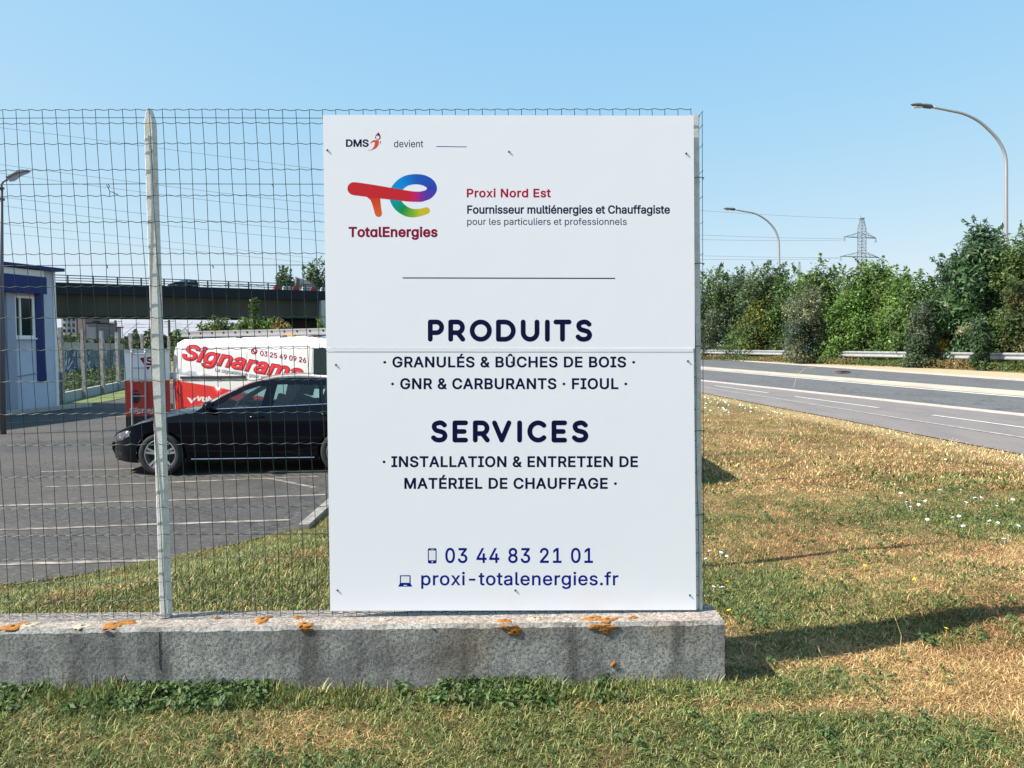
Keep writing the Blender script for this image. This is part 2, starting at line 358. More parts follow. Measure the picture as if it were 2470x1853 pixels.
# ------------------------------------------------------------------ plinth wall
def stain(M):                                            # pits, drips and soil: marks of their own on the old concrete
    N = M.node_tree.nodes; L = M.node_tree.links; B = N['Principled BSDF']; src = B.inputs['Base Color'].links[0].from_socket; tc = N.new('ShaderNodeTexCoord')
    def layer(prev, sc, det, lo, hi, col, mx, stretch=None, amt=1.0):
        v = tc.outputs['Object']
        if stretch: mp = N.new('ShaderNodeMapping'); mp.inputs['Scale'].default_value = stretch; L.new(v, mp.inputs[0]); v = mp.outputs[0]
        n = N.new('ShaderNodeTexNoise'); n.inputs['Scale'].default_value = sc; n.inputs['Detail'].default_value = det; L.new(v, n.inputs['Vector'])
        r = N.new('ShaderNodeMapRange'); r.inputs[1].default_value = lo; r.inputs[2].default_value = hi; r.inputs[4].default_value = amt; L.new(n.outputs['Fac'], r.inputs[0])
        x = N.new('ShaderNodeMix'); x.data_type = 'RGBA'; x.blend_type = mx; L.new(r.outputs[0], x.inputs[0]); L.new(prev, x.inputs[6]); x.inputs[7].default_value = (*col, 1); return x.outputs[2]
    c = layer(src, 150, 3, .56, .66, (.06, .06, .065), 'MIX', amt=.85)
    c = layer(c, 90, 8, .44, .66, (.06, .06, .065), 'MIX', amt=.75)
    c = layer(c, 17, 8, .46, .68, (.10, .10, .105), 'MIX', amt=.45)
    c = layer(c, 3.2, 7, .48, .66, (.45, .44, .44), 'MULTIPLY', (2.2, 2, .35))
    c = layer(c, 2.0, 5, .55, .72, (.75, .62, .50), 'MULTIPLY', amt=.8)
    L.new(c, B.inputs['Base Color'])
M_wall = mat('weathered concrete', (.42, .405, .365), .92, var=(.19, .185, .178), vscale=4.5, vdetail=14, speck=(.62, .60, .54), sscale=150, samt=.8, bump=.0022, bscale=230)
stain(M_wall)
M_suntop = mat('sun painted wall top', (.33, .275, .235), .92, var=(.15, .125, .108), vscale=45, vdetail=10, speck=(.55, .51, .46), sscale=120, samt=.6, bump=.003, bscale=200)  # paler than the front: sunlight on the wall top put into the colour
WY = 2.868
tl = at(-700, 1530, WY); tr = at(1748, 1500, WY)
def wtop(x): return tl[2]+(tr[2]-tl[2])*(x-tl[0])/(tr[0]-tl[0])
wall = thing('low_wall', 'low weathered grey concrete wall carrying the wire fence and the white sign', 'wall', (-1.0, WY, 0))
xs_ = np.linspace(-4.2, tr[0], 330); D = .185; mb = MB(); rows = []; rows2 = []
zs = np.linspace(-.25, 0, 4); prof0 = np.linspace(-.12, 1, 18)
for x in xs_:
    zt = wtop(x); r = []
    for q in prof0: z = zt*q if q > 0 else q; r.append((x, WY+.0012*(vnoise(x*9, z*9, 5)-.5)+.0012*(vnoise(x*80, z*80, 6)-.5), z-(.010+.006*vnoise(x*30, 0, 8) if q == 1 else 0)))
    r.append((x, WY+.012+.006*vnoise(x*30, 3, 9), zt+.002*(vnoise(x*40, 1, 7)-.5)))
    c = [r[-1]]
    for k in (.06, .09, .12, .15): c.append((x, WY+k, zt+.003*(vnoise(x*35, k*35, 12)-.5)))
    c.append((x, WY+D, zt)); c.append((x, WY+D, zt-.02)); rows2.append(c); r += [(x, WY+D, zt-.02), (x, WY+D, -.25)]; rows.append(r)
mb.grid([[q for q in r[:-2]] for r in rows]); mb.grid([r[-2:] for r in rows])
mb.add(rows[-1], [tuple(range(len(rows[-1])))]); mb.add(rows[0], [tuple(range(len(rows[0])))[::-1]])
part('concrete_body', mb, M_wall, wall)
mb = MB(); mb.grid(rows2); part('sun_painted_top', mb, M_suntop, wall)
# expansion joint, with its gap as a thin recess line standing 1 mm proud in dark mortar
mb = MB(); x0 = at(384, 1560, WY)[0]
pts = [(x0+.0015*math.sin(k*1.7), WY-.0004, wtop(x0)*(.95-k*.075)) for k in range(9)]; mb.tube(pts, .0016, 4)
part('joint', mb, mat('dark joint', (.05, .05, .05), .9), wall)
# lichen: irregular low cushions
M_lich = mat('orange lichen', (.40, .145, .010), .95, var=(.20, .085, .02), vscale=85, bump=.004, bscale=150)
M_lichg = mat('grey green lichen', (.42, .38, .28), .95, var=(.28, .25, .19), vscale=50)
def blob(px, py, rx, ry, M, top=True, seed=0):
    c = onplane(px, py, (0, WY, wtop(0)), (0.0066, 0, 1)) if top else onplane(px, py, (0, WY, 0), (0, 1, 0))
    rr = random.Random(seed); mb = MB(); n = 40
    ph = [rr.random()*6.3 for _ in range(5)]; k = [.20*math.sin(2*2*math.pi*i/n+ph[0])+.16*math.sin(3*2*math.pi*i/n+ph[1])+.11*math.sin(5*2*math.pi*i/n+ph[2])+.09*math.sin(8*2*math.pi*i/n+ph[3])+.07*math.sin(11*2*math.pi*i/n+ph[4]) for i in range(n)]
    rings = []
    for s_, h in ((1, -.001), (.93, .002), (.6, .004), (.25, .004)):
        ring = []
        for i in range(n):
            t = 2*math.pi*i/n; f = s_*(1+k[i]); a, b = 1.15*rx*f*math.cos(t), 1.15*ry*f*math.sin(t); hh = h*(1+.5*(rr.random()-.5))
            if top: ring.append((c[0]+a, min(max(c[1]+b, WY+.004), WY+.12), wtop(c[0]+a)+hh))
            else: ring.append((c[0]+a, WY-.001-hh, min(c[2]+b, wtop(c[0]+a)-.004)))
        rings.append(ring+[ring[0]])
    mb.grid(rings, not top); part('lichen', mb, M, wall, smooth=True)
for i, (px, py, rx, ry, top, M) in enumerate((
    (33, 1504, .040, .034, 1, M_lich), (68, 1500, .03, .03, 1, M_lichg), (282, 1500, .042, .034, 1, M_lich), (308, 1496, .026, .026, 1, M_lich), (200, 1504, .028, .028, 1, M_lichg), (255, 1519, .014, .006, 0, M_lich),
    (633, 1491, .028, .030, 1, M_lich), (720, 1487, .016, .018, 1, M_lich), (523, 1487, .011, .012, 1, M_lich), (735, 1503, .026, .02, 1, M_lich), (735, 1512, .022, .018, 0, M_lich),
    (1218, 1498, .022, .018, 1, M_lich), (1232, 1512, .030, .020, 0, M_lich), (1242, 1524, .016, .016, 0, M_lich), (1430, 1494, .030, .024, 1, M_lich), (1466, 1497, .034, .018, 1, M_lich), (1452, 1511, .040, .016, 0, M_lich), (1460, 1521, .020, .014, 0, M_lich),
    (1527, 1492, .014, .012, 1, M_lich), (1039, 1503, .006, .008, 0, M_lich), (1480, 1603, .009, .009, 0, M_lich), (1290, 1493, .02, .02, 1, M_lichg), (930, 1493, .02, .014, 1, M_lichg))):
    blob(px, py, rx, ry, M, bool(top), i)

# ------------------------------------------------------------------ wire fence
FY0, FK = 2.985, .012; FN = np.array([FK, -1, 0])/math.hypot(FK, 1); FP0 = np.array([0, FY0, 0])
def fp(px, py, off=0): return onplane(px, py, FP0+FN*off, FN)
fence = thing('wire_fence', 'green wire mesh fence on pale concrete posts along the top of the low wall', 'fence', (-1.0, FY0, .24))
HW = [268.5, 301, 349.6, 412.4, 474.8, 537, 613.8, 691.5, 767, 843, 918.6, 997, 1072, 1149, 1224, 1289, 1345, 1402, 1447, 1482]   # heights of the crimped wires
mb = MB(); bulge = lambda z: .008*sstep(1.2, 2.2, z)+.003
bl_ = lambda u, z: (bulge(z)-.003)*(1-sstep(-1.0, -.8, u))+.003
lean = lambda x: .0
def fpt(u, z, wob=0): return np.array([u, FY0+FK*u-.004-bl_(u, z)+wob, z])
cr = [at(385, y, FY0-.016)[2] for y in HW]
US = np.arange(-62, 15)*.0502+.011
zT, zB = cr[0], cr[-1]
def tilt(u, z): return -.030*(z-1.3)*(1-sstep(-1.4, .3, u)) - .012*(z-1.3)*sstep(-1.4, .3, u)   # the mesh leans a little to the left
for k, u in enumerate(US):
    ph = random.random()*6; pts = []
    for z in np.linspace(zT+.002, zB-.01, 16):
        zz = z-.006*(u+1.3); pts.append(fpt(u+tilt(u, z)+.0022*math.sin(z*9+ph), zz, .002*math.sin(z*5+ph)))
    mb.tube(pts, .00125, 4, False)
for j, z in enumerate(cr):
    pts = []; ph = 0
    for u in np.arange(US[0], US[-1]+.001, .0502/6):
        a = (u-US[0])/.0502*2*math.pi; zz = z-.006*(u+1.3)+.0022*math.sin(a+.6)+.004*(fbm(u*1.3+j*9.1, j*3.3, 41, 2)-.5)*(1 if 0 < j < 19 else .6)
        pts.append(fpt(u+tilt(u, z), zz, -.0024))
    mb.tube(pts, .00130, 4, False)
part('wire_mesh', mb, M_green_wire, fence)
for y in (286.8, 446, 641, 1062 if False else 1290):
    z = at(385, y, FY0)[2]; mb = MB(); mb.tube([(u, FY0+FK*u+.008, z-.006*(u+1.3)+.002*math.sin(u*3)) for u in np.linspace(-4.1, .74, 40)], .0013, 4); part('tension_wire', mb, M_green_wire, fence)
def post(pb, pt, wd, dp, pointed, yb):
    mb = MB(); h = np.array(list(np.linspace(0, .975, 14))+[1.0]); rows = []
    a = np.array(pb); b = np.array(pt)
    for i, t in enumerate(h):
        c = a+(b-a)*t; k = 1 if not pointed or t < .975 else 1-.75*(t-.975)/.025
        x = wd/2*k; j = .0004
        P = [(-x+.003, 0), (-x, .003), (-x, dp), (x, dp), (x, .003), (x-.003, 0)]
        rows.append([(c[0]+q[0]+j*(random.random()-.5), yb+FK*c[0]+q[1]+j*(random.random()-.5), c[2]) for q in P]+[None]); rows[-1][-1] = rows[-1][0]
    mb.grid(rows, True); mb.add(rows[-1][:-1], [tuple(range(6))]); return mb
PYF = .0035
pt = at(366, 267, FY0+.02); pb = at(405, 1484, FY0+.02)
part('post', post(pb, pt, .0345, .034, True, FY0+PYF), M_conc_post, fence)
pt2 = at(1675, 278, FY0+.02); pb2 = at(1683.5, 1474, FY0+.02)
part('post', post(pb2, pt2, .034, .034, False, FY0+PYF), M_conc_post, fence)
part('post', post((pb[0]-2.1, 0, pb[2]+.02), (pt[0]-2.1, 0, pt[2]+.02), .04, .04, True, FY0+PYF), M_conc_post, fence)
# loose ends of tie wire
def tie(pts, r):
    mb = MB(); mb.tube(pts, r, 5); part('tie_wire', mb, M_green_wire, fence)
q = [fp(*c, .012) for c in ((257, 446), (262, 455), (265, 463), (270, 463), (285, 470))]; tie(q, .0015); tie([q[2], fp(264, 475, .012)], .0012)
for c in ((658, 447), (262, 446), (258, 641), (513, 641)): tie([fp(c[0]-2, c[1]-2, .006), fp(c[0]+2, c[1]+3, .01), fp(c[0]+1, c[1]+6, .006)], .0019)
for z in (.62, .95, 1.28, 1.6, 1.93): tie([(pb2[0]-.024, FY0-.002, z), (pb2[0], FY0-.006, z+.004), (pb2[0]+.024, FY0-.002, z+.002), (pb2[0]+.026, FY0+.03, z)], .0018)
# return fence running away from the corner (mostly hidden by the sign)
ret = thing('return_fence', 'green wire fence running back from the corner post behind the white sign', 'fence', (.73, 3.08, 0))
RX = pb2[0]+.019
mb = MB()
for y in np.arange(FY0+.003, 10.2, .10): mb.tube([(RX, y, .22), (RX, y, zT-.02)], .0013, 3, False)
for z in cr[:-1]: mb.tube([(RX+.002, FY0, z-.02), (RX+.002, 10.2, z-.02)], .0013, 3, False)
part('wire_mesh', mb, M_green_wire, ret)
for y in (4.3, 6.8, 8.4, 10.2):
    mb = MB(); mb.box((RX-.028, y, .97), (.04, .04, 2.5 if y < 5 else 2.1)); part('post', mb, M_conc_post, ret)
mb = MB(); mb.box((RX-.02, 6.7, -.02), (.16, 7.0, .3)); part('plinth', mb, M_wall, ret)
t = thing('side_sign', 'second white panel on the return fence hidden behind the large sign', 'sign', (RX+.01, 7.8, .5)); mb = MB(); mb.box((RX+.012, 7.75, .86), (.006, 1.9, 1.2)); part('panel', mb, M_white_sign, t)

# ------------------------------------------------------------------ the sign
sign = thing('sign_board', 'large white company sign with coloured logo and navy lettering on the fence', 'sign', tuple(fp(1238, 1473)))
SO = .016
def sp(px, py, off=0): return fp(px, py, SO+off)
def sheet(c, y_bow=.0):                                  # c: TL TR BR BL pixels
    mb = MB(); n = 24; rows = []
    TLp, TRp, BRp, BLp = [np.array(q, float) for q in c]
    for j in range(n+1):
        t = j/n; r = []
        for i in range(n+1):
            s = i/n; q = (TLp*(1-s)+TRp*s)*(1-t)+(BLp*(1-s)+BRp*s)*t; r.append(sp(q[0], q[1], .0))
        rows.append(r)
    mb.grid(rows, True); back = [[np.array(p)-FN*.004 for p in r] for r in rows]; mb.grid(back)
    edge = [(0, k) for k in range(n+1)]+[(k, n) for k in range(1, n+1)]+[(n, k) for k in range(n-1, -1, -1)]+[(k, 0) for k in range(n-1, -1, -1)]
    mb.grid([[rows[a][b] for a, b in edge], [back[a][b] for a, b in edge]]); return mb
lx = lambda y: 778.6+(796.5-778.6)*(y-277.2)/(1473.5-277.2)
rx = lambda y: 1673.2+(1679.4-1673.2)*(y-279.3)/(1471.6-279.3)
part('upper_sheet', sheet([(lx(277), 277.2), (rx(279), 279.3), (rx(840), 840.5), (lx(840), 839.5)]), M_white_sign, sign)
part('lower_sheet', sheet([(lx(849)+.5, 848.6), (rx(849)-3, 849), (rx(1471), 1471.6), (lx(1473), 1473.5)]), M_white_sign, sign)
mb = MB(); A, B_, C_, D_ = sp(lx(840)+1, 839.9), sp(rx(840)-4, 840.4), sp(rx(849)-4, 848.8), sp(lx(849)+1, 848.2)
f4 = [A, B_, C_, D_]; mb.hexa([p-FN*.003 for p in f4]+[p+FN*.0009 for p in f4]); part('joint_strip', mb, M_white_strip, sign)
for px, py in ((789.3, 362.2), (1227.4, 366), (1655, 370.4), (810, 880), (1659, 871), (1233.9, 873.9), (814, 1424), (1243, 1424), (1664, 1436)):
    c = sp(px, py); mb = MB(); mb.lathe(c, FN, [(0, .0042), (.002, .004), (.003, .0025), (.003, .0001)], 10); mb.tube([c+FN*.002, c+FN*.0034], .0016, 6); part('screw', mb, M_screw, sign)

PXM = 1/np.linalg.norm(sp(1300, 900)-sp(1301, 900))     # photo pixels per metre on the sign
FONT = None
try:                                                     # the plain sans serif that ships with Blender
    import os
    FONT = bpy.data.fonts.load(os.path.join(bpy.utils.system_resource('DATAFILES', path='fonts'), 'Inter.woff2'))
except Exception: FONT = None
def textmesh(body, bold=0, shear=0, space=1.0, word=1.0):
    cu = bpy.data.curves.new('txt', 'FONT'); cu.body = body; cu.size = 1; cu.shear = shear; cu.space_character = space; cu.space_word = word; cu.resolution_u = 4; cu.dimensions = '3D'; cu.fill_mode = 'HALF'; cu.dimensions = '2D'; cu.fill_mode = 'NONE'
    if FONT: cu.font = FONT
    ob = bpy.data.objects.new('txt', cu); COL.objects.link(ob); bpy.context.view_layer.update()
    me = bpy.data.meshes.new_from_object(ob.evaluated_get(bpy.context.evaluated_depsgraph_get()))
    P = np.array([v.co[:2] for v in me.vertices]) if len(me.vertices) else np.zeros((0, 2)); E = [tuple(e.vertices) for e in me.edges]
    bpy.data.objects.remove(ob); bpy.data.curves.remove(cu); bpy.data.meshes.remove(me)
    if bold:                                             # move every contour outwards along its normals
        nx_ = {i: j for i, j in E}; pv = {j: i for i, j in E}; ar = sum(P[i][0]*P[j][1]-P[j][0]*P[i][1] for i, j in E); sg = 1 if ar > 0 else -1; Q = P.copy()
        for i in nx_:
            if i not in pv: continue
            a = P[i]-P[pv[i]]; b = P[nx_[i]]-P[i]; a = a/(np.linalg.norm(a) or 1); b = b/(np.linalg.norm(b) or 1); n_ = np.array([a[1]+b[1], -a[0]-b[0]])*sg; l_ = np.linalg.norm(n_)
            if l_ > 1e-6: n_ /= l_; Q[i] = P[i]+n_*bold*min(1.6, 1/max(.4, n_@np.array([a[1], -a[0]])*sg))
        P = Q
    # union of all contours by non-zero winding, so that overlapping strokes of a glyph do not cancel
    v, e, f, *_ = delaunay_2d_cdt([Vector(p) for p in P], E, [], 0, 1e-6)
    v = np.array([p[:] for p in v]); f = np.array([t for t in f if len(t) == 3]); C = v[f].mean(1); A_ = P[[i for i, j in E]]; B_ = P[[j for i, j in E]]; wn_ = np.zeros(len(C), int)
    for k in range(0, len(C), 2000):
        c = C[k:k+2000, None]; up = (A_[None, :, 1] <= c[..., 1]) & (B_[None, :, 1] > c[..., 1]); dn = (A_[None, :, 1] > c[..., 1]) & (B_[None, :, 1] <= c[..., 1])
        cr_ = (B_[None, :, 0]-A_[None, :, 0])*(c[..., 1]-A_[None, :, 1])-(c[..., 0]-A_[None, :, 0])*(B_[None, :, 1]-A_[None, :, 1]); wn_[k:k+2000] = (up & (cr_ > 0)).sum(1)-(dn & (cr_ < 0)).sum(1)
    f = f[wn_ != 0]; used = np.unique(f); mp = np.zeros(len(v), int); mp[used] = np.arange(len(used))
    return v[used], [tuple(t) for t in mp[f]]
CAP = None
def caph():
    global CAP
    if CAP is None: CAP = textmesh('H')[0][:, 1].max()
    return CAP
def place_text(body, x0, x1, yc, yb, M, parent, mapf, bold=0, shear=0, space=1.0, slope=0, name='lettering', z=.0001, ref=None, label=None):
    V, Fc = textmesh(body, bold, shear, space); a, b = V[:, 0].min(), V[:, 0].max(); h = ref or caph(); mb = MB()
    P = []
    for v in V:
        px = x0+(v[0]-a)/(b-a)*(x1-x0); py = yb-(v[1]/h)*(yb-yc)+slope*(px-x0); P.append(mapf(px, py, z))
    mb.add(P, Fc); return part(name, mb, M, parent, label=label)
def stxt(*a, **k): return place_text(*a, parent=sign, mapf=sp, **k)
stxt('DMS', 834.4, 889.4, 337.3, 353.6, M_navy, bold=.028)
stxt('devient', 950.4, 1020.8, 338.6, 355.3, M_slate, bold=.004)
stxt('Proxi Nord Est', 1126, 1328.8, 456.3, 475.6, M_crim, bold=.024, space=1.06)
stxt('Fournisseur multiénergies et Chauffagiste', 1126.9, 1616, 496.3, 515.1, M_navy, bold=.021)
stxt('pour les particuliers et professionnels', 1126.9, 1511.7, 526.8, 542.6, M_slate, bold=.004)
stxt('Tot\u0251lEnergies', 840.9, 1055.6, 548.6, 571, M_dred, bold=.03, space=1.03)
stxt('· GRANULÉS & BÛCHES DE BOIS ·', 924.6, 1532, 861.5, 885.5, M_navy, bold=.023, space=1.06)
stxt('· GNR & CARBURANTS · FIOUL ·', 943.5, 1513, 913.6, 938, M_navy, bold=.023, space=1.06)
stxt('· INSTALLATION & ENTRETIEN DE', 922.9, 1538.8, 1101.7, 1126, M_navy, bold=.023, space=1.06)
stxt('MATÉRIEL DE CHAUFFAGE ·', 975.3, 1488, 1154, 1178.4, M_navy, bold=.023, space=1.06)
stxt('03 44 83 21 01', 1074, 1430.3, 1323, 1357.3, M_blue, bold=.014, space=1.1)
stxt('proxi-totalenergies.fr', 1015.9, 1491.8, 1381, 1411.4, M_blue, bold=.012, space=1.05)
# rounded monoline headings
def ribbon(mb, pts, wd, mapf, z=.0001, closed=False, caps=True, col=None, cols=None):
    P = [np.array(p, float) for p in pts]; n = len(P); ws = wd if hasattr(wd, '__len__') else [wd]*n; Lp, Rp = [], []
    for i in range(n):
        if closed: d = P[(i+1) % n]-P[i-1]
        else: d = P[min(i+1, n-1)]-P[max(i-1, 0)]
        d = d/(np.linalg.norm(d) or 1); nn = np.array([-d[1], d[0]]); Lp.append(P[i]+nn*ws[i]/2); Rp.append(P[i]-nn*ws[i]/2)
    if closed: Lp.append(Lp[0]); Rp.append(Rp[0])
    o = len(mb.v); m_ = len(Lp); mb.v += [tuple(mapf(p[0], p[1], z)) for p in Lp]+[tuple(mapf(p[0], p[1], z)) for p in Rp]
    mb.f += [(o+i, o+i+1, o+m_+i+1, o+m_+i) for i in range(m_-1)]
    if cols is not None: cols += list(col)+([col[0]] if closed else [])+list(col)+([col[0]] if closed else [])
    if caps and not closed:
        for e, (c, nb, w_) in enumerate(((P[0], P[1], ws[0]), (P[-1], P[-2], ws[-1]))):
            d = c-nb; a0 = math.atan2(d[1], d[0]); o = len(mb.v); k = 9
            mb.v += [tuple(mapf(c[0]+w_/2*math.cos(a0-math.pi/2+math.pi*i/(k-1)), c[1]+w_/2*math.sin(a0-math.pi/2+math.pi*i/(k-1)), z)) for i in range(k)]
            mb.f.append(tuple(range(o, o+k)))
            if cols is not None: cols += [col[0] if e == 0 else col[-1]]*k
def arc(cx, cy, rx_, ry_, a0, a1, n=14): return [(cx+rx_*math.cos(math.radians(a0+(a1-a0)*i/n)), cy+ry_*math.sin(math.radians(a0+(a1-a0)*i/n))) for i in range(n+1)]
def spl(pts, n=8):
    P = [np.array(p, float) for p in pts]; P = [2*P[0]-P[1]]+P+[2*P[-1]-P[-2]]; out = []
    for i in range(1, len(P)-2):
        for k in range(n):
            t = k/n; out.append(.5*((2*P[i])+(-P[i-1]+P[i+1])*t+(2*P[i-1]-5*P[i]+4*P[i+1]-P[i+2])*t*t+(-P[i-1]+3*P[i]-3*P[i+1]+P[i+2])*t**3))
    return out+[P[-2]]
# glyphs on a box 1 high (y down), centre-line coordinates
GL = {'P': (.66, [[(0, 0), (0, 1)], [(0, 0), (.36, 0)]+arc(.36, .31, .30, .31, -90, 90)+[(.36, .62), (0, .62)]]),
      'R': (.72, [[(0, 0), (0, 1)], [(0, 0), (.38, 0)]+arc(.38, .31, .30, .31, -90, 90)+[(.38, .62), (0, .62)], [(.40, .62), (.70, 1)]]),
      'O': (1.0, [('c', arc(.50, .5, .50, .5, 0, 360, 40)[:-1])]),
      'D': (.86, [[(0, 0), (0, 1)], [(0, 0), (.36, 0)]+arc(.36, .5, .50, .5, -90, 90, 20)+[(.36, 1), (0, 1)]]),
      'U': (.80, [[(0, 0), (0, .58)]+arc(.40, .60, .40, .40, 180, 0, 18)+[(.80, .58), (.80, 0)]]),
      'I': (.0, [[(0, 0), (0, 1)]]), 'T': (.76, [[(0, 0), (.76, 0)], [(.38, 0), (.38, 1)]]),
      'S': (.68, [spl([(.64, .13), (.50, .02), (.32, 0), (.10, .08), (.04, .24), (.14, .42), (.36, .49), (.58, .57), (.67, .75), (.58, .93), (.36, 1.0), (.14, .97), (0, .86)], 6)]),
      'E': (.62, [[(0, 0), (0, 1)], [(0, 0), (.62, 0)], [(0, .5), (.54, .5)], [(0, 1), (.62, 1)]]),
      'V': (.84, [[(0, 0), (.42, 1), (.84, 0)]]),
      'C': (.84, [arc(.48, .5, .48, .5, -45, -315, 30)])}
def heading(word, x0, x1, y0, y1, wd, adv):
    H = (y1-y0)-wd; Wt = sum(GL[c][0] for c in word); gap = (x1-x0-wd-Wt*H)/(len(word)-1); mb = MB(); x = x0+wd/2; z = 0
    kern = [adv.get(word[i:i+2], 1.0) for i in range(len(word)-1)]; sc = (len(word)-1)/sum(kern)
    for i, c in enumerate(word):
        for st in GL[c][1]:
            cl = isinstance(st, tuple); pts = st[1] if cl else st; z += 1
            q = [(x+p[0]*H, y0+wd/2+p[1]*H) for p in pts]
            if c == 'V': ribbon(mb, q[:2], wd, sp, .0001+z*.000012); z += 1; ribbon(mb, q[1:], wd, sp, .0001+z*.000012)
            else: ribbon(mb, q, wd, sp, .0001+z*.000012, closed=cl)
        x += GL[c][0]*H+(gap*kern[i]*sc if i < len(word)-1 else 0)
    return part('lettering', mb, M_navy, sign)
heading('PRODUITS', 1032, 1428.4, 771, 824.4, 11.7, {'UI': 1.15, 'IT': .95, 'DU': 1.1})
heading('SERVICES', 1039.7, 1419.4, 1014.3, 1067.6, 11.7, {'VI': 1.1, 'RV': .7, 'IC': 1.05})
mb = MB(); ribbon(mb, [(971.4, 670.6), (1483.8, 671.8)], 2.7, sp, caps=False); part('rule', mb, M_navy, sign)
mb = MB(); ribbon(mb, [(1052.6, 353.6), (1125.6, 354.6)], 1.7, sp, caps=False); part('rule', mb, M_blue, sign)
# round-ribbon logo
LG = lambda x, y: (820+x*.18083, 300+y*.18083)
def cl(stops, n):
    t = np.linspace(0, 1, n); c = np.array([lin(*s[1]) for s in stops]); ts = [s[0] for s in stops]; return [tuple(np.interp(q, ts, c[:, k]) for k in range(3)) for q in t]
def colribbon(pts, ws, stops, z):
    q = spl([(*LG(*p), w_*.18083) for p, w_ in zip(pts, ws)], 8); mb = MB(); cols = []
    ribbon(mb, [p[:2] for p in q], [p[2] for p in q], sp, z, col=cl(stops, len(q)), cols=cols); return mb, cols
def colpart(name, sets):
    V, Fc, Cc = [], [], []
    for mb, cols in sets:
        o = len(V); V += mb.v; Fc += [tuple(i+o for i in f) for f in mb.f]; Cc += cols
    m2 = MB(); m2.v, m2.f = V, Fc; ob = part(name, m2, M_print, sign); a = ob.data.attributes.new('Tint', 'FLOAT_COLOR', 'POINT')
    a.data.foreach_set('color', np.array([(*c, 1) for c in Cc], np.float32).ravel()); return ob
eloop = colribbon([(1080, 965), (1165, 940), (1215, 895), (1228, 850), (1195, 790), (1110, 745), (1000, 733), (890, 752), (805, 805), (745, 880), (728, 955), (748, 1030), (800, 1105), (890, 1165), (980, 1185), (1070, 1175), (1155, 1152)],
                  [134, 132, 128, 132, 136, 138, 136, 138, 140, 142, 142, 140, 134, 124, 112, 100, 90],
                  [(0, (120, 50, 160)), (.08, (80, 60, 175)), (.2, (45, 70, 180)), (.36, (28, 92, 190)), (.48, (0, 140, 220)), (.6, (0, 150, 205)), (.68, (0, 155, 170)), (.78, (0, 150, 70)), (.87, (130, 180, 45)), (.94, (205, 195, 40)), (1, (222, 185, 50))], .00010)
stem = colribbon([(445, 930), (470, 990), (490, 1080), (513, 1190)], [190, 135, 108, 92], [(0, (205, 45, 42)), (.5, (220, 70, 38)), (1, (230, 96, 38))], .00022)
bar = colribbon([(185, 857), (300, 872), (450, 893), (600, 914), (750, 935), (900, 956), (1000, 965), (1085, 965)], [172, 172, 168, 160, 150, 142, 136, 134],
                [(0, (205, 40, 46)), (.72, (205, 38, 52)), (.88, (205, 28, 110)), (1, (120, 50, 160))], .00034)
colpart('logo', [eloop, stem, bar])
mb = MB(); mb.add([sp(*LG(*p), .0001) for p in ((362, 352), (425, 336), (455, 296), (468, 240), (430, 240), (402, 266), (414, 232), (448, 211), (516, 211), (522, 240), (508, 292), (474, 326), (420, 347))], [tuple(range(13))])
mb.add([sp(*LG(*p), .0001) for p in ((540, 214), (550, 236), (528, 278), (534, 240))], [(0, 1, 2, 3)]); part('logo', mb, M_orange, sign)
mb = MB(); mb.add([sp(*LG(*p), .0001) for p in ((466, 182), (478, 146), (515, 104), (532, 134), (543, 164), (540, 192), (522, 205), (490, 205))], [tuple(range(8))]); part('logo', mb, M_dred, sign)
mb = MB(); mb.add([sp(*LG(*p), .0003) for p in arc(503, 175, 24, 24, 0, 340, 17)], [tuple(range(18))]); part('logo', mb, M_white_strip, sign)
# phone and laptop pictograms
def rrect(x0, y0, x1, y1, r): return arc(x1-r, y1-r, r, r, 0, 90, 4)+arc(x0+r, y1-r, r, r, 90, 180, 4)+arc(x0+r, y0+r, r, r, 180, 270, 4)+arc(x1-r, y0+r, r, r, 270, 360, 4)
mb = MB(); mb.add([sp(*p, .0001) for p in rrect(1032, 1322.6, 1053, 1359.4, 3.5)], [tuple(range(20))]); part('pictogram', mb, M_blue, sign)
mb = MB(); mb.add([sp(*p, .00022) for p in ((1034.4, 1328), (1050.6, 1328), (1050.6, 1351.6), (1034.4, 1351.6))], [(0, 1, 2, 3)]); mb.add([sp(*p, .00022) for p in ((1041, 1354.2), (1044.6, 1354.2), (1044.6, 1356.8), (1041, 1356.8))], [(0, 1, 2, 3)])
mb.add([sp(*p, .00022) for p in ((1039.5, 1324.6), (1046, 1324.6), (1046, 1325.8), (1039.5, 1325.8))], [(0, 1, 2, 3)]); part('pictogram', mb, M_white_strip, sign)
mb = MB(); mb.add([sp(*p, .0001) for p in rrect(964.5, 1387.8, 990.5, 1409, 2)], [tuple(range(20))]); mb.add([sp(*p, .00010) for p in ((964, 1408), (991, 1408), (994.5, 1415.3), (960.5, 1415.3))], [(0, 1, 2, 3)]); part('pictogram', mb, M_blue, sign)
mb = MB(); mb.add([sp(*p, .00022) for p in ((967.3, 1390.4), (987.7, 1390.4), (987.7, 1406), (967.3, 1406))], [(0, 1, 2, 3)]); mb.add([sp(*p, .00022) for p in ((974, 1411.4), (981, 1411.4), (982, 1413.4), (973, 1413.4))], [(0, 1, 2, 3)]); part('pictogram', mb, M_white_strip, sign)
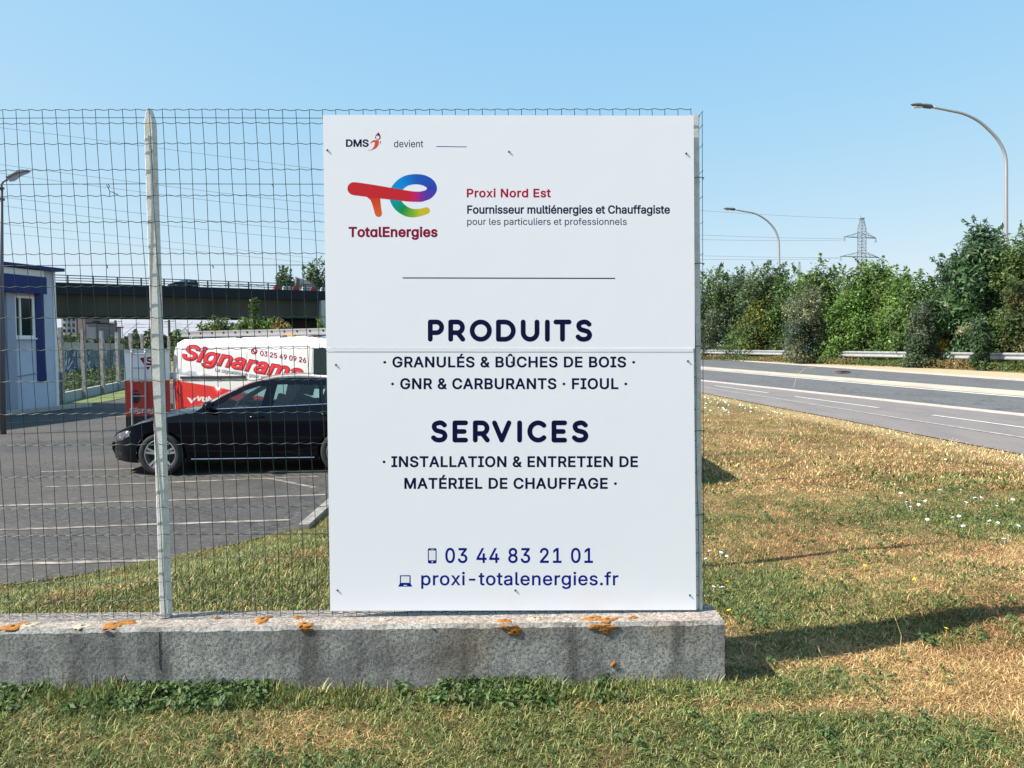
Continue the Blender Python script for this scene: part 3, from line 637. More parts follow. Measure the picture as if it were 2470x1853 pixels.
# ------------------------------------------------------------------ dark hatchback
def cdt_skin(outline, holes, step, fmap, mb, flip=False):
    def res(P):
        o = []
        for a, b in zip(P, P[1:]+P[:1]):
            n = max(1, int(math.hypot(b[0]-a[0], b[1]-a[1])/step)); o += [(a[0]+(b[0]-a[0])*k/n, a[1]+(b[1]-a[1])*k/n) for k in range(n)]
        return o
    loops = [res(outline)]+[res(h) for h in holes]; pts, ed = [], []
    for L in loops:
        o = len(pts); pts += L; ed += [(o+i, o+(i+1) % len(L)) for i in range(len(L))]
    P = np.array(pts); gx, gy = np.meshgrid(np.arange(P[:, 0].min()+step*.5, P[:, 0].max(), step), np.arange(P[:, 1].min()+step*.5, P[:, 1].max(), step)); gx, gy = gx.ravel(), gy.ravel()
    ok = inpoly(gx, gy, loops[0]) & (dpoly(gx, gy, loops[0]) > step*.45)
    for h in loops[1:]: ok &= ~inpoly(gx, gy, h) & (dpoly(gx, gy, h) > step*.45)
    pts += list(zip(gx[ok], gy[ok]))
    v, e, f, *_ = delaunay_2d_cdt([Vector(p) for p in pts], ed, [], 0, 1e-5)
    fs = []
    for t in f:
        c = sum((v[i] for i in t), Vector((0, 0)))/len(t)
        if inpoly(c.x, c.y, loops[0]) and not any(inpoly(c.x, c.y, h) for h in loops[1:]): fs.append(tuple(t) if not flip else tuple(t)[::-1])
    mb.add([fmap(p.x, p.y) for p in v], fs)
M_carpaint = mat('black blue car paint', (.0016, .0022, .007), .12, spec=.08, coat=.32)
M_tint = glassmat('tinted car glass', (.52, .72, .72))
M_chrome = mat('chrome trim', (.75, .76, .78), .15, metal=1)
M_lens = glassmat('clear lamp lens', (.85, .88, .92))
M_redlens = mat('red lamp lens', (.35, .01, .012), .15, coat=1)
M_seat = mat('grey seat cloth', (.035, .037, .04), .9)
ZE = [(0, .45), (.03, .55), (.12, .615), (.3, .685), (.6, .775), (.9, .845), (1.2, .90), (1.45, .95), (2.5, .985), (3.2, 1.01), (3.7, 1.03), (4.05, 1.04), (4.2, .95), (4.255, .80)]
ze = lambda x: float(np.interp(x, [p[0] for p in ZE], [p[1] for p in ZE]))
def hw(x, z):
    r = .895
    if x < .75: r -= .46*((.75-x)/.75)**2.3
    if x > 3.6: r -= .24*((x-3.6)/.655)**2.3
    r -= (.26*max(0, z-.80)+.09*max(0, .80-z))*min(1, max(.15, (x-.2)/.8))+.05*max(0, (.40-z)/.22)**1.5
    return float(r)
def arcpts(cx, cz, r, a0, a1, n=18): return [(cx+r*math.cos(math.radians(a0+(a1-a0)*i/n)), cz+r*math.sin(math.radians(a0+(a1-a0)*i/n))) for i in range(n+1)]
WX, WR, AR, WZ = (.88, 3.517), .317, .362, .317
def make_car(label, group=None):
    car = thing('parked_car', label, 'car', group=group, local=True)
    low = [(0, .46), (.02, .27), (.10, .205), (.45, .19)]+[(.525, .19)]+arcpts(WX[0], WZ, AR, 200, -20)+[(1.24, .19), (3.16, .19)]+arcpts(WX[1], WZ, AR, 200, -20)+[(3.88, .20), (4.12, .30), (4.23, .42), (4.255, .60)]
    top = [(x, ze(x)) for x in (4.255, 4.2, 4.05, 3.7, 3.2, 2.5, 1.45, 1.2, .9, .6, .3, .12, .03, 0)]
    mb = MB()
    for s in (-1, 1): cdt_skin(low+top, [], .07, lambda x, z: (x, s*hw(x, z), z), mb, flip=s > 0)
    xs1 = [0, .03, .07, .12, .2, .3, .45, .6, .75, .9, 1.05, 1.2, 1.32, 1.45]
    mb.grid([[(x-.05*(1-t*t)*(x < .4)*(1-x/.4), t*hw(x, ze(x)), ze(x)+(.01+.085*min(1, x/.7))*(1-t*t)**.8) for t in np.linspace(-1, 1, 15)] for x in xs1])       # bonnet
    mb.grid([[(-.05*(1-t*t)-(.03*(z > .3)), t*hw(0, z), z) for t in np.linspace(-1, 1, 15)] for z in (.2, .27, .35, .42, .45)])  # front bumper face
    mb.grid([[(4.255+.06*(1-t*t), t*hw(4.255, z), z) for t in np.linspace(-1, 1, 11)] for z in (.30, .42, .6, .8)], True)
    mb.grid([[(x, t*hw(x, ze(x)), ze(x)+.02*(1-t*t)) for t in np.linspace(-1, 1, 11)] for x in (4.05, 4.2, 4.255)])
    mb.add([(.1, -.6, .21), (4.1, -.6, .21), (4.1, .6, .21), (.1, .6, .21)], [(0, 1, 2, 3)])
    body = part('body', mb, M_carpaint, car, smooth=40)
    # wheel arch liners
    mb = MB()
    for wx in WX:
        for s in (-1, 1):
            A = arcpts(wx, WZ, AR-.004, 200, -20); mb.grid([[(p[0], s*(hw(p[0], p[1])-.004), p[1]) for p in A], [(p[0], s*.55, p[1]) for p in A]]); mb.add([(p[0], s*.55, p[1]) for p in A], [tuple(range(len(A)))])
    part('wheel_arch', mb, M_black, car)
    # cabin
    yb = lambda x: hw(x, ze(x))-.012
    def yg(x, z): t = (z-ze(x))/.42; return yb(x)-.235*t-.06*t*t*(t > 0)
    ROOFL = [(1.38, .94), (1.7, 1.12), (2.0, 1.275), (2.2, 1.355), (2.45, 1.395), (2.8, 1.405), (3.3, 1.39), (3.7, 1.345), (3.95, 1.25), (4.12, 1.10), (4.18, .98)]
    zr = lambda x: float(np.interp(x, [p[0] for p in ROOFL], [p[1] for p in ROOFL]))
    wins = [[(1.62, .985), (1.86, 1.12), (2.08, 1.23), (2.26, 1.285), (2.38, 1.298), (2.34, .99)], [(2.50, .995), (2.53, 1.305), (2.9, 1.31), (3.15, 1.30), (3.19, 1.015)], [(3.25, 1.02), (3.21, 1.295), (3.46, 1.265), (3.64, 1.16), (3.66, 1.05)]]
    side = [(1.38, .93)]+ROOFL[1:]+[(4.05, 1.035), (3.7, 1.025), (3.2, 1.005), (2.5, .98), (1.45, .95)]
    mb = MB()
    for s in (-1, 1): cdt_skin(side, wins, .08, lambda x, z: (x, s*yg(x, z), z), mb, flip=s < 0)
    mb.grid([[(x-.0+.0*t, t*yg(x, zr(x)), zr(x)+.055*(1-t*t)) for t in np.linspace(-1, 1, 13)] for x in (2.1, 2.2, 2.45, 2.8, 3.1, 3.3, 3.55, 3.7)])
    mb.grid([[(x+.10*(1-t*t), t*yg(x, zr(x)), zr(x)+.055*(1-t*t)) for t in np.linspace(-1, 1, 13)] for x in (3.7, 3.8, 3.88)])
    part('roof', mb, M_carpaint, car, smooth=40)
    mb = MB(); mb.grid([[(x-.22*(1-t*t)*(2.1-x)/.72, t*(yg(x, zr(x))-.004), zr(x)+.055*(1-t*t)*(.5+.5*(x-1.38)/.72)) for t in np.linspace(-1, 1, 13)] for x in (1.38, 1.6, 1.85, 2.1)]); part('windscreen', mb, M_tint, car, smooth=True)
    mb = MB(); mb.grid([[(x+.10*(1-t*t), t*(yg(x, zr(x))-.03), zr(x)+.055*(1-t*t)) for t in np.linspace(-1, 1, 13)] for x in (3.88, 3.98, 4.08, 4.16)]); part('rear_window', mb, M_tint, car, smooth=True)
    for s in (-1, 1):
        for w_ in wins:
            mb = MB(); cdt_skin(w_, [], .2, lambda x, z: (x, s*(yg(x, z)-.006), z), mb, flip=s < 0); part('window', mb, M_tint, car)
        mb = MB(); L = [(1.56, .965), (2.5, .992), (3.2, 1.017), (3.72, 1.04)]; mb.tube([(x, s*(yg(x, z)+.004), z) for x, z in L], .007, 5); part('window_trim', mb, M_chrome, car)
        mb = MB(); mb.tube([(x, s*(hw(x, .235)+.004), .235) for x in np.linspace(1.3, 3.1, 12)], .007, 5); part('sill_trim', mb, M_chrome, car)
        for xd, zz in ((2.28, .845), (3.33, .875)):
            mb = MB(); y = hw(xd, zz); mb.tube([(xd-.11, s*(y+.002), zz-.004), (xd-.08, s*(y+.03), zz), (xd+.08, s*(y+.03), zz+.006), (xd+.11, s*(y+.002), zz+.004)], [.012, .015, .015, .012], 8); part('door_handle', mb, M_carpaint, car, smooth=True)
        for xd in ((1.36, 2.49, 3.29)):
            mb = MB(); mb.tube([(xd+(.10*(z-.3) if xd > 3 else 0), s*(hw(xd, z)-.0008), z) for z in np.linspace(.24, ze(xd)-.005, 14)], .0028, 4); part('door_gap', mb, M_black, car)
        # mirror
        mb = MB(); n = 8
        mb.lathe((1.62, s*.96, 1.01), (1, 0, 0), [(-.075, .001), (-.07, .04), (-.04, .075), (.02, .088), (.05, .085), (.055, .001)], 14)
        mb.v = [(x, s*.96+(y-s*.96)*1.25, z) for x, y, z in mb.v]; mir = part('mirror', mb, M_carpaint, car, smooth=True)
        mb = MB(); mb.tube([(1.60, s*.83, .955), (1.62, s*.93, .975)], .025, 6); part('mirror_foot', mb, M_black, mir)
        # headlight: dark bowl, two reflectors, clear lens
        hl = [(.04, .49), (.06, .545), (.16, .605), (.38, .675), (.45, .66), (.42, .59), (.28, .525), (.10, .475)]
        mb = MB(); cdt_skin(hl, [], .05, lambda x, z: (x-.004, s*(hw(x, z)+.003), z), mb, flip=s > 0); h = part('headlight', mb, mat('lamp bowl', (.45, .47, .52), .3, metal=.9), car, smooth=True)
        mb = MB()
        for hx, hz, r in ((.12, .52, .036), (.21, .55, .038), (.36, .62, .034)): mb.lathe((hx, s*(hw(hx, hz)+.006), hz), (-.55, s*.83, 0), [(-.005, r), (.004, r*.8), (.006, .001)], 14)
        part('reflector', mb, M_chrome, h, smooth=True)
        mb = MB(); cdt_skin([(4.10, .80), (4.09, .98), (4.17, .93), (4.235, .82), (4.22, .78)], [], .05, lambda x, z: (x, s*(hw(x, z)+.004), z), mb, flip=s > 0); part('tail_light', mb, M_redlens, car)
        mb = MB(); cdt_skin([(.03, .28), (.035, .37), (.22, .36), (.25, .29)], [], .05, lambda x, z: (x-.002, s*(hw(x, z)+.003), z), mb, flip=s > 0); part('fog_lamp', mb, M_black, car)
        for wx in WX:
            c = np.array((wx, s*.80, WZ)); ax = (0, s, 0)
            mb = MB(); mb.lathe(c, ax, [(-.11, .21), (-.105, .29), (-.08, .312), (-.03, WR), (.03, WR), (.075, .312), (.095, .29), (.092, .235), (.08, .222)], 36); wh = part('wheel', mb, M_rubber, car, smooth=True)
            mb = MB(); mb.lathe(c, ax, [(-.09, .222), (.06, .214), (.082, .222), (.086, .226), (.088, .216), (.06, .205), (-.06, .20)], 36)
            for k in range(5):
                for dk in (-.15, .15):
                    a = 2*math.pi*k/5+.3; a1 = a+dk; A0 = c+np.array(ax)*.062+np.array((math.cos(a+dk*.5), 0, math.sin(a+dk*.5)))*.05; B0 = c+np.array(ax)*.074+np.array((math.cos(a1), 0, math.sin(a1)))*.212
                    mb.bar(A0, B0, .032, .022, up=ax)
            mb.lathe(c, ax, [(.04, .06), (.078, .058), (.084, .03), (.084, .001)], 16); part('rim', mb, M_alu, wh, smooth=30)
            mb = MB(); mb.lathe(c, ax, [(-.02, .001), (-.02, .2)], 24); part('brake_disc', mb, M_black, wh)
    mb = MB(); mb.box((-.072, 0, .40), (.012, .6, .10)); part('grille', mb, M_black, car)
    for s in (-1, 1):
        mb = MB(); mb.box((2.33, s*.36, .52), (.5, .5, .24)); mb.bar((2.52, s*.36, .6), (2.70, s*.36, 1.08), .46, .13, (0, 1, 0)); mb.bar((2.70, s*.36, 1.10), (2.74, s*.36, 1.27), .24, .09, (0, 1, 0)); part('seat', mb, M_seat, car)
    mb = MB(); mb.box((3.35, 0, .55), (.5, 1.25, .24)); mb.bar((3.52, 0, .6), (3.70, 0, 1.03), 1.2, .13, (0, 1, 0)); part('seat', mb, M_seat, car)
    mb = MB(); mb.tube([(1.86+.07*math.cos(t), -.36+.18*math.sin(t), .93+.165*math.cos(t)) for t in np.linspace(0, 2*math.pi, 20)], .014, 6, False); mb.bar((1.80, -.36, .90), (1.5, -.36, .78), .05, .05); part('steering_wheel', mb, M_black, car)
    mb = MB(); mb.box((1.55, 0, .80), (.35, 1.3, .2)); part('dashboard', mb, M_seat, car)
    return car
car = make_car('shiny black hatchback parked on the lot in front of the red and white van')
W = at(387, 1150, 11.13); a = math.radians(1.5)
car.rotation_euler.z = a; lx_, ly_ = .88, -.89
car.location = (W[0]-(lx_*math.cos(a)-ly_*math.sin(a)), W[1]-(lx_*math.sin(a)+ly_*math.cos(a)), LOT_Z)

# ------------------------------------------------------------------ white and red van, local x from tail to nose, near side at -y
M_vwhite = mat('white van paint', (.52, .515, .505), .3, coat=.6)
M_vred = mat('red van film', (.45, .016, .014), .3, coat=.5)
M_vgrey = mat('grey van trim', (.10, .11, .12), .5)
M_vglass = mat('dark side glass', (.008, .018, .02), .08, spec=.25)
VY = math.radians(-23.5); VP = at(415, 1000, 14.3); VP[2] = LOT_Z
van = thing('delivery_van', 'white and red company van with roof ladders and an open rear door', 'van', local=True); van.rotation_euler.z = VY
co, si = math.cos(VY), math.sin(VY)
VO = np.array([VP[0]-(0*co-(-.95)*si), VP[1]-(0*si+(-.95)*co), LOT_Z]); van.location = VO
vn = np.array([si, -co, 0])                              # outward normal of the near side
def vloc(P): d = np.array(P)-VO; return np.array([d[0]*co+d[1]*si, -d[0]*si+d[1]*co, d[2]])
def vside(px, py, off=0): return vloc(onplane(px, py, VP+vn*off, vn))
def vy(x, z):                                            # half width
    r = .95
    if z > 1.15: r -= .05*((z-1.15)/.7)**1.8
    if z > 1.90: r -= .10*((z-1.90)/.14)**2
    if z < .45: r -= .04*((.45-z)/.2)
    if x > 4.3: r -= .28*((x-4.3)/.7)**2
    if x < .08: r -= .05*((.08-x)/.08)**2
    return r
prof = [(0, .42), (.0, .75), (.02, 1.3), (.04, 1.80), (.09, 1.96), (.2, 2.025), (2, 2.045), (3.1, 2.035), (3.5, 1.97), (4.15, 1.30), (4.35, 1.12), (4.85, .98), (4.98, .80), (5.0, .42), (4.9, .28), (4.53, .25)]+arcpts(4.10, .33, .38, -12, 192)+[(3.68, .25), (1.40, .25)]+arcpts(1.0, .33, .38, -12, 192)+[(.58, .27), (.1, .30)]
vw = [[(3.27, 1.15), (3.24, 1.84), (3.48, 1.84), (4.00, 1.32), (4.10, 1.15)]]
mb = MB()
for s in (-1, 1): cdt_skin(prof, vw, .12, lambda x, z: (x, s*vy(x, z), z), mb, flip=s > 0)
def vtop(x): return float(np.interp(x, [0, .02, .04, .09, .2, 2, 3.1, 3.5], [.75, 1.3, 1.80, 1.96, 2.025, 2.045, 2.035, 1.97]))
mb.grid([[(x, t*vy(x, vtop(x)), vtop(x)+.035*(1-t*t)) for t in np.linspace(-1, 1, 9)] for x in (.09, .2, 1, 2, 3.1, 3.5)])
nose = [(4.15, 1.30), (4.35, 1.12), (4.85, .98), (4.98, .80), (5.0, .42), (4.9, .28)]
mb.grid([[(x+.05*(1-t*t), t*vy(x, z), z+.03*(1-t*t)) for t in np.linspace(-1, 1, 9)] for x, z in nose])
mb.grid([[(0, t*vy(0, z), z) for t in (-.0, .5, 1)] for z in (.42, .75, 1.3, 1.75)]); mb.grid([[(x, t*vy(x, z), z) for t in (-1, 0, 1)] for x, z in ((.02, 1.62), (.04, 1.80), (.09, 1.96))])
part('body', mb, M_vwhite, van, smooth=35)
mb = MB(); mb.box((.1, 0, .36), (.25, 1.8, .22)); mb.add([(.2, -.85, .4), (4.6, -.85, .4), (4.6, .85, .4), (.2, .85, .4)], [(0, 1, 2, 3)]); mb.box((2.9, 0, 1.1), (.04, 1.6, 1.4)); part('bumper', mb, M_vgrey, van)
mb = MB(); mb.grid([[(x+.06*(1-t*t), t*(vy(x, z)-.03), z+.035*(1-t*t)) for t in np.linspace(-1, 1, 9)] for x, z in ((3.5, 1.97), (3.8, 1.66), (4.15, 1.30))]); part('windscreen', mb, M_vglass, van, smooth=True)
for s in (-1, 1):
    mb = MB(); cdt_skin(vw[0], [], .2, lambda x, z: (x, s*(vy(x, z)-.006), z), mb, flip=s > 0); part('window', mb, M_vglass, van)
    for wx in (1.0, 4.10):
        c = (wx, s*.84, .33); ax = (0, s, 0); mb = MB(); mb.lathe(c, ax, [(-.12, .2), (-.1, .31), (-.03, .33), (.05, .33), (.09, .30), (.09, .22)], 28); wh = part('wheel', mb, M_rubber, van, smooth=True)
        mb = MB(); mb.lathe(c, ax, [(.085, .22), (.05, .19), (.07, .08), (.08, .001)], 24); part('rim', mb, M_galv, wh)
# red lower film on the near side, 3 mm proud
def vfilm(poly, M, name, off=.004):
    P = []
    for q in poly: p = vside(*q); P.append((p[0], p[2]))
    mb = MB(); cdt_skin(P, [], .12, lambda x, z: (x, -(vy(x, z)+off), z), mb); return part(name, mb, M, van, smooth=True)
mb = MB(); redpoly = [(.015, .44), (.03, 1.29), (.16, 1.27), (.36, 1.24), (1.0, 1.17), (1.7, 1.07), (2.6, .93), (3.6, .76), (3.6, .44), (1.48, .44), (1.42, .50), (1.2, .72), (.8, .72), (.58, .50), (.52, .44)]
cdt_skin(redpoly, [], .12, lambda x, z: (x, -(vy(x, z)+.004), z), mb); part('red_film', mb, M_vred, van, smooth=True)
vfilm([(411, 886), (411, 897), (470, 908), (533, 921), (533, 911), (470, 897)], mat('grey film band', (.28, .31, .35), .4), 'grey_band', .006)
mb = MB(); A = vside(437, 911); B_ = vside(592, 911); mb.bar((A[0], -.962, A[2]), (B_[0], -.962, A[2]+.02), .03, .045); part('door_rail', mb, M_black, van)
for y0, x0, x1 in ((841, 434, 742),):
    A = vside(x0, y0); B_ = vside(x1, 835); mb = MB(); mb.bar((A[0], -vy(A[0], A[2])-.002, A[2]), (B_[0], -vy(B_[0], B_[2])-.002, B_[2]), .006, .016); part('body_seam', mb, mat('grey seam', (.3, .31, .33), .5), van)
for px, y0, y1 in ((434, 842, 905), (742, 836, 905), (750, 834, 905), (592, 850, 905)):
    A = vside(px, y0); B_ = vside(px, y1); mb = MB(); mb.tube([(A[0], -vy(A[0], z)-.001, z) for z in np.linspace(A[2], B_[2], 8)], .004, 4); part('body_seam', mb, mat('grey seam', (.3, .31, .33), .5), van)
mb = MB(); cdt_skin([(.03, .70), (.03, 1.10), (.10, 1.10), (.11, .72)], [], .1, lambda x, z: (x, -(vy(x, z)+.012), z), mb); part('tail_light', mb, mat('clear tail light', (.75, .72, .70), .15, coat=1), van)
mb = MB(); cdt_skin([(.0, .66), (.0, 1.16), (.16, 1.16), (.17, .66)], [], .1, lambda x, z: (x, -(vy(x, z)+.008), z), mb); part('lamp_surround', mb, M_vred, van)
M_ltred = mat('bright red lettering', lin(200, 22, 36), .4); M_ltdk = mat('dark red lettering edge', lin(118, 10, 30), .4); M_ltgrey = mat('grey lettering', lin(60, 72, 92), .5)
def vmap(px, py, z=0): p = vside(px, py); return (p[0], -(vy(p[0], p[2])+.006+z), p[2])
def vtxt(*a, **k): return place_text(*a, parent=van, mapf=vmap, **k)
vtxt('Signarama', 436, 731, 829, 864.5, M_ltdk, bold=.034, shear=.32, slope=.185, z=.0)
vtxt('Signarama', 438, 729, 830.5, 863.5, M_ltred, bold=.006, shear=.32, slope=.185, z=.002)
vtxt('03 25 49 09 26', 624, 736, 845.5, 857.5, M_dred, slope=.16, bold=.01)
vtxt('La signalétique pour votre image', 518.5, 690, 887, 896, M_ltgrey, slope=.155)
vtxt('EVOLUTION SIGNALETIQUE', 413, 520, 888.6, 894, M_vwhite, slope=.20, z=.003)
vtxt('vuiv', 476, 520, 953, 966, M_vwhite, slope=.14, bold=.04, shear=.25)
mb = MB(); ribbon(mb, arc(609, 847, 6.4, 6.4, 0, 360, 24)[:-1], 2.6, vmap, .0, closed=True); ribbon(mb, [(606.5, 844), (607.5, 848.5), (612, 850)], 2.6, vmap, .002); part('phone_emblem', mb, M_dred, van)
mb = MB(); mb.add([vmap(*p) for p in ((451, 958), (461, 961), (463, 966), (468, 961), (478, 957), (472, 963), (462, 974))], [tuple(range(7))]); part('emblem', mb, M_vwhite, van)
# rear door swung open, its outer face to the camera
HJ = np.array([.0, -.955]); dW = np.array([-.966, -.26, 0]); dn = np.array([.26, -.966, 0]); DP = VO+np.array([HJ[0]*co-HJ[1]*si, HJ[0]*si+HJ[1]*co, 0])
def dside(px, py, off=0): return vloc(onplane(px, py, DP+dn*(.03+off), dn))
dl = lambda u, z, o: vloc(DP+dW*u+dn*o+np.array([0, 0, z]))
def dpanel(u0, u1, z0, z1, o0, o1, M, name, parent=van, smooth=False):
    mb = MB(); mb.hexa([dl(u0, z0, o0), dl(u1, z0, o0), dl(u1, z0, o1), dl(u0, z0, o1), dl(u0, z1, o0), dl(u1, z1, o0), dl(u1, z1, o1), dl(u0, z1, o1)]); return part(name, mb, M, parent)
DW = .78
rd = dpanel(.02, DW, 1.28, 1.86, -.02, .03, mat('white door paint', (.74, .75, .77), .35), 'rear_door'); dpanel(.02, DW, .62, 1.278, -.02, .03, M_vred, 'red_film', rd); dpanel(.03, DW, .42, .618, -.02, .028, M_black, 'lower_trim', rd)
dpanel(.05, DW-.02, 1.04, 1.075, .03, .042, M_vred, 'moulding', rd); dpanel(.02, DW, 1.80, 1.862, .03, .045, M_vwhite, 'upper_edge', rd); dpanel(.06, .73, .66, .685, .03, .04, M_vred, 'moulding', rd)
mb = MB(); c = dside(333, 940); mb.add([vloc(DP+dW*u+dn*.034+np.array([0, 0, z])) for u, z in arc(.60, .98, .075, .13, 0, 360, 18)[:-1]], [tuple(range(18))]); part('handle_recess', mb, M_black, rd)
def dmap(px, py, z=0): return dside(px, py, .004+z)
for b, M_ in (('Signara', M_vwhite),): place_text(b, 311, 384, 984, 995, M_, parent=rd, mapf=dmap, bold=.03, shear=.2)
place_text('imprimer', 324, 384, 913, 920, M_vwhite, parent=rd, mapf=dmap, bold=.02)
mb = MB(); mb.add([dmap(*p) for p in ((337, 864), (352, 862), (352, 877), (348, 880))], [(0, 1, 2, 3)]); mb.add([dmap(*p) for p in ((352, 885), (363, 885), (356, 893))], [(0, 1, 2)]); ribbon(mb, [(375, 862), (356, 864), (356, 870), (366, 873), (364, 879), (354, 879)], 5, dmap); part('emblem', mb, M_dred, rd)
mb = MB(); ribbon(mb, arc(316, 917, 4.6, 4.6, 0, 360, 16)[:-1], 2, dmap, closed=True); part('emblem', mb, M_vwhite, rd)
mb = MB()
for px in (317, 349.5):
    mb.tube([dside(px, 843, .03), dside(px+.4, 850, .10), dside(px+1, 930, .10), dside(px+2.5, 1027, .10)], .017, 6)
for py in (854, 887.5, 956): mb.tube([dside(317.5, py, .10), dside(350, py, .10)], .012, 6)
part('door_ladder', mb, M_galv, rd)
# roof ladders on their rack: things of their own
lad = thing('roof_ladder', 'long aluminium ladder lying on the roof rack of the white and red van', 'ladder', local=True); lad.rotation_euler.z = VY; lad.location = VO
for yy in (-.66, -.26):
    mb = MB(); mb.box((2.05, yy, 2.13), (4.1, .035, .105)); mb.box((2.05, yy-.022, 2.172), (4.1, .02, .02)); mb.box((2.05, yy-.022, 2.088), (4.1, .02, .02)); part('stile', mb, M_alu, lad)
mb = MB()
for k in range(15): mb.tube([(.2+.28*k, -.66, 2.13), (.2+.28*k, -.26, 2.13)], .015, 6)
part('rungs', mb, M_alu, lad)
mb = MB()
for k in range(15): mb.lathe((.2+.28*k, -.681, 2.14), (0, -1, 0), [(0, .02), (.006, .018), (.006, .001)], 10)
part('rung_caps', mb, M_black, lad)
mb = MB()
for x in (.5, 1.5, 2.5, 3.1): mb.bar((x, -.78, 2.062), (x, .78, 2.062), .05, .02); mb.box((x, -.76, 2.04), (.12, .05, .03)); mb.box((x, .76, 2.04), (.12, .05, .03))
part('roof_rack', mb, M_vgrey, van)
mb = MB(); mb.box((2.55, -.70, 2.062), (.26, .05, .03)); part('strap', mb, mat('orange strap', (.7, .25, .01), .6), lad)
lad2 = thing('roof_ladder', 'second ladder on the van roof, sticking out behind the first one', 'ladder', local=True); lad2.rotation_euler.z = VY; lad2.location = VO
for yy in (.2, .6):
    mb = MB(); mb.box((1.6, yy, 2.15), (4.2, .035, .10)); part('stile', mb, M_alu, lad2)
mb = MB()
for k in range(14): mb.tube([(-.35+.28*k, .2, 2.15), (-.35+.28*k, .6, 2.15)], .015, 6)
part('rungs', mb, M_alu, lad2)

# ------------------------------------------------------------------ blue and white building, its side wall running back from the left edge
b1 = gz(142, 984, LOT_Z); b0 = gz(0, 998, LOT_Z); bd = np.array([.235, .972, 0]); bn = np.array([.972, -.235, 0])
bl = thing('office_building', 'low white building with a dark blue canopy at the left edge of the lot', 'building', tuple(b1))
M_bwall = mat('pale blue grey cladding', (.50, .54, .62), .6, var=(.44, .48, .57), vscale=2); M_bblue = mat('dark blue sheet metal', (.004, .020, .12), .45, spec=.3); M_bwhite = mat('white roof trim', (.78, .76, .72), .6); M_bpipe = mat('grey rainwater pipe', (.30, .33, .40), .5)
def bp(u, z, o=0): return b1-bd*u+bn*o+np.array([0, 0, z])      # u back towards the camera from the far corner
def bbox(mb, u0, u1, z0, z1, o0, o1): return mb.hexa([bp(u1, z0, o0), bp(u1, z0, o1), bp(u0, z0, o1), bp(u0, z0, o0), bp(u1, z1, o0), bp(u1, z1, o1), bp(u0, z1, o1), bp(u0, z1, o0)])
def bq(px, py, o=0): p = onplane(px, py, b1+bn*o, bn); d = p-b1; return -(d@bd), d[2]
ub = lambda px, py, o=0: bq(px, py, o)[0]; zb = lambda px, py, o=0: bq(px, py, o)[1]
HB = zb(120, 655)
mb = MB(); bbox(mb, 0, 14, -.1, HB, -9, 0); part('wall', mb, M_bwall, bl)
mb = MB(); bbox(mb, -.05, 14.05, HB, HB+.10, -9.05, .35); part('roof', mb, M_bblue, bl)
u0 = ub(113, 690, .3)
mb = MB(); bbox(mb, u0, 14, zb(100, 709, .3), zb(100, 668, .3), .002, .30); part('canopy', mb, M_bblue, bl)
mb = MB(); bbox(mb, u0, 14, zb(100, 668, .3)+.003, HB-.03, .002, .2); part('fascia', mb, M_bwhite, bl)
wu1, wu0 = ub(31, 760), ub(80, 760); wz0, wz1 = zb(55, 815), zb(55, 714)
mb = MB(); bbox(mb, wu0, wu1, wz0, wz0+.07, .002, .05); bbox(mb, wu0, wu1, wz1-.07, wz1, .002, .05); bbox(mb, wu0, wu0+.07, wz0+.07, wz1-.07, .002, .05); bbox(mb, wu1-.07, wu1, wz0+.07, wz1-.07, .002, .05); um = wu0+(wu1-wu0)*.66; bbox(mb, um, um+.06, wz0+.07, wz1-.07, .002, .05)
wf = part('window', mb, M_bwhite, bl); mb = MB(); bbox(mb, wu0+.07, wu1-.07, wz0+.07, wz1-.07, .001, .012); part('pane', mb, M_vglass, wf)
mb = MB(); bbox(mb, wu0-.03, wu1+.03, wz0-.05, wz0-.003, .002, .10); part('sill', mb, M_bwhite, wf)
mb = MB(); bbox(mb, ub(106, 800), ub(86, 800), zb(97, 921), zb(97, 708), .002, .03); part('blue_panel', mb, M_bblue, bl)
mb = MB(); bbox(mb, ub(32, 850), ub(12, 850), 0, zb(20, 706), .004, .12); part('downpipe', mb, M_bpipe, bl)
mb = MB(); bbox(mb, .0, .10, 0, HB-.002, .001, .03); part('corner_trim', mb, M_bwhite, bl)
mb = MB(); mb.tube([bp(ub(40, 908), zb(40, 908), .02), bp(ub(88, 900), zb(88, 900), .02)], .02, 5); part('cable', mb, M_bpipe, bl)
mb = MB(); bbox(mb, -.6, 14, 0, .12, .5, .72); single('building_kerb', mb, M_kerbc, kind='structure')
# lamp on a dark pole in front of it
lp = at(3, 900, 17.0); lp[2] = LOT_Z
la = thing('yard_lamp', 'dark lamp post with a tilted lamp head at the left edge above the blue canopy', 'street lamp', tuple(lp))
P = lambda px, py: at(px, py, 17.0)
mb = MB(); tp = P(3.5, 450); mb.tube([lp, P(3.2, 700), tp], [.06, .05, .035], 10); part('pole', mb, M_lampgrey, la, smooth=True)
mb = MB(); mb.tube([P(3.5, 452), P(4, 445), P(8, 438), P(18, 434)], .022, 8); part('arm', mb, M_lampgrey, la, smooth=True)
mb = MB(); mb.tube([P(3.2, 483), P(3.4, 478)], .07, 10); mb.tube([P(3.4, 456), P(3.6, 452)], .06, 10); part('collar', mb, M_lampgrey, la)
mb = MB(); A = [(14, 429), (40, 415), (66, 411), (75, 414), (70, 418), (52, 425), (36, 437), (24, 439)]
mb.prism(A, lambda p: at(p[0], p[1], 16.85), lambda p: at(p[0], p[1], 17.15)); part('lamp_head', mb, mat('pale lamp underside', (.34, .31, .33), .5), la)
mb = MB(); A = [(13, 427.5), (40, 413.4), (66, 409.6), (76, 413), (66, 413), (40, 417), (15, 430)]
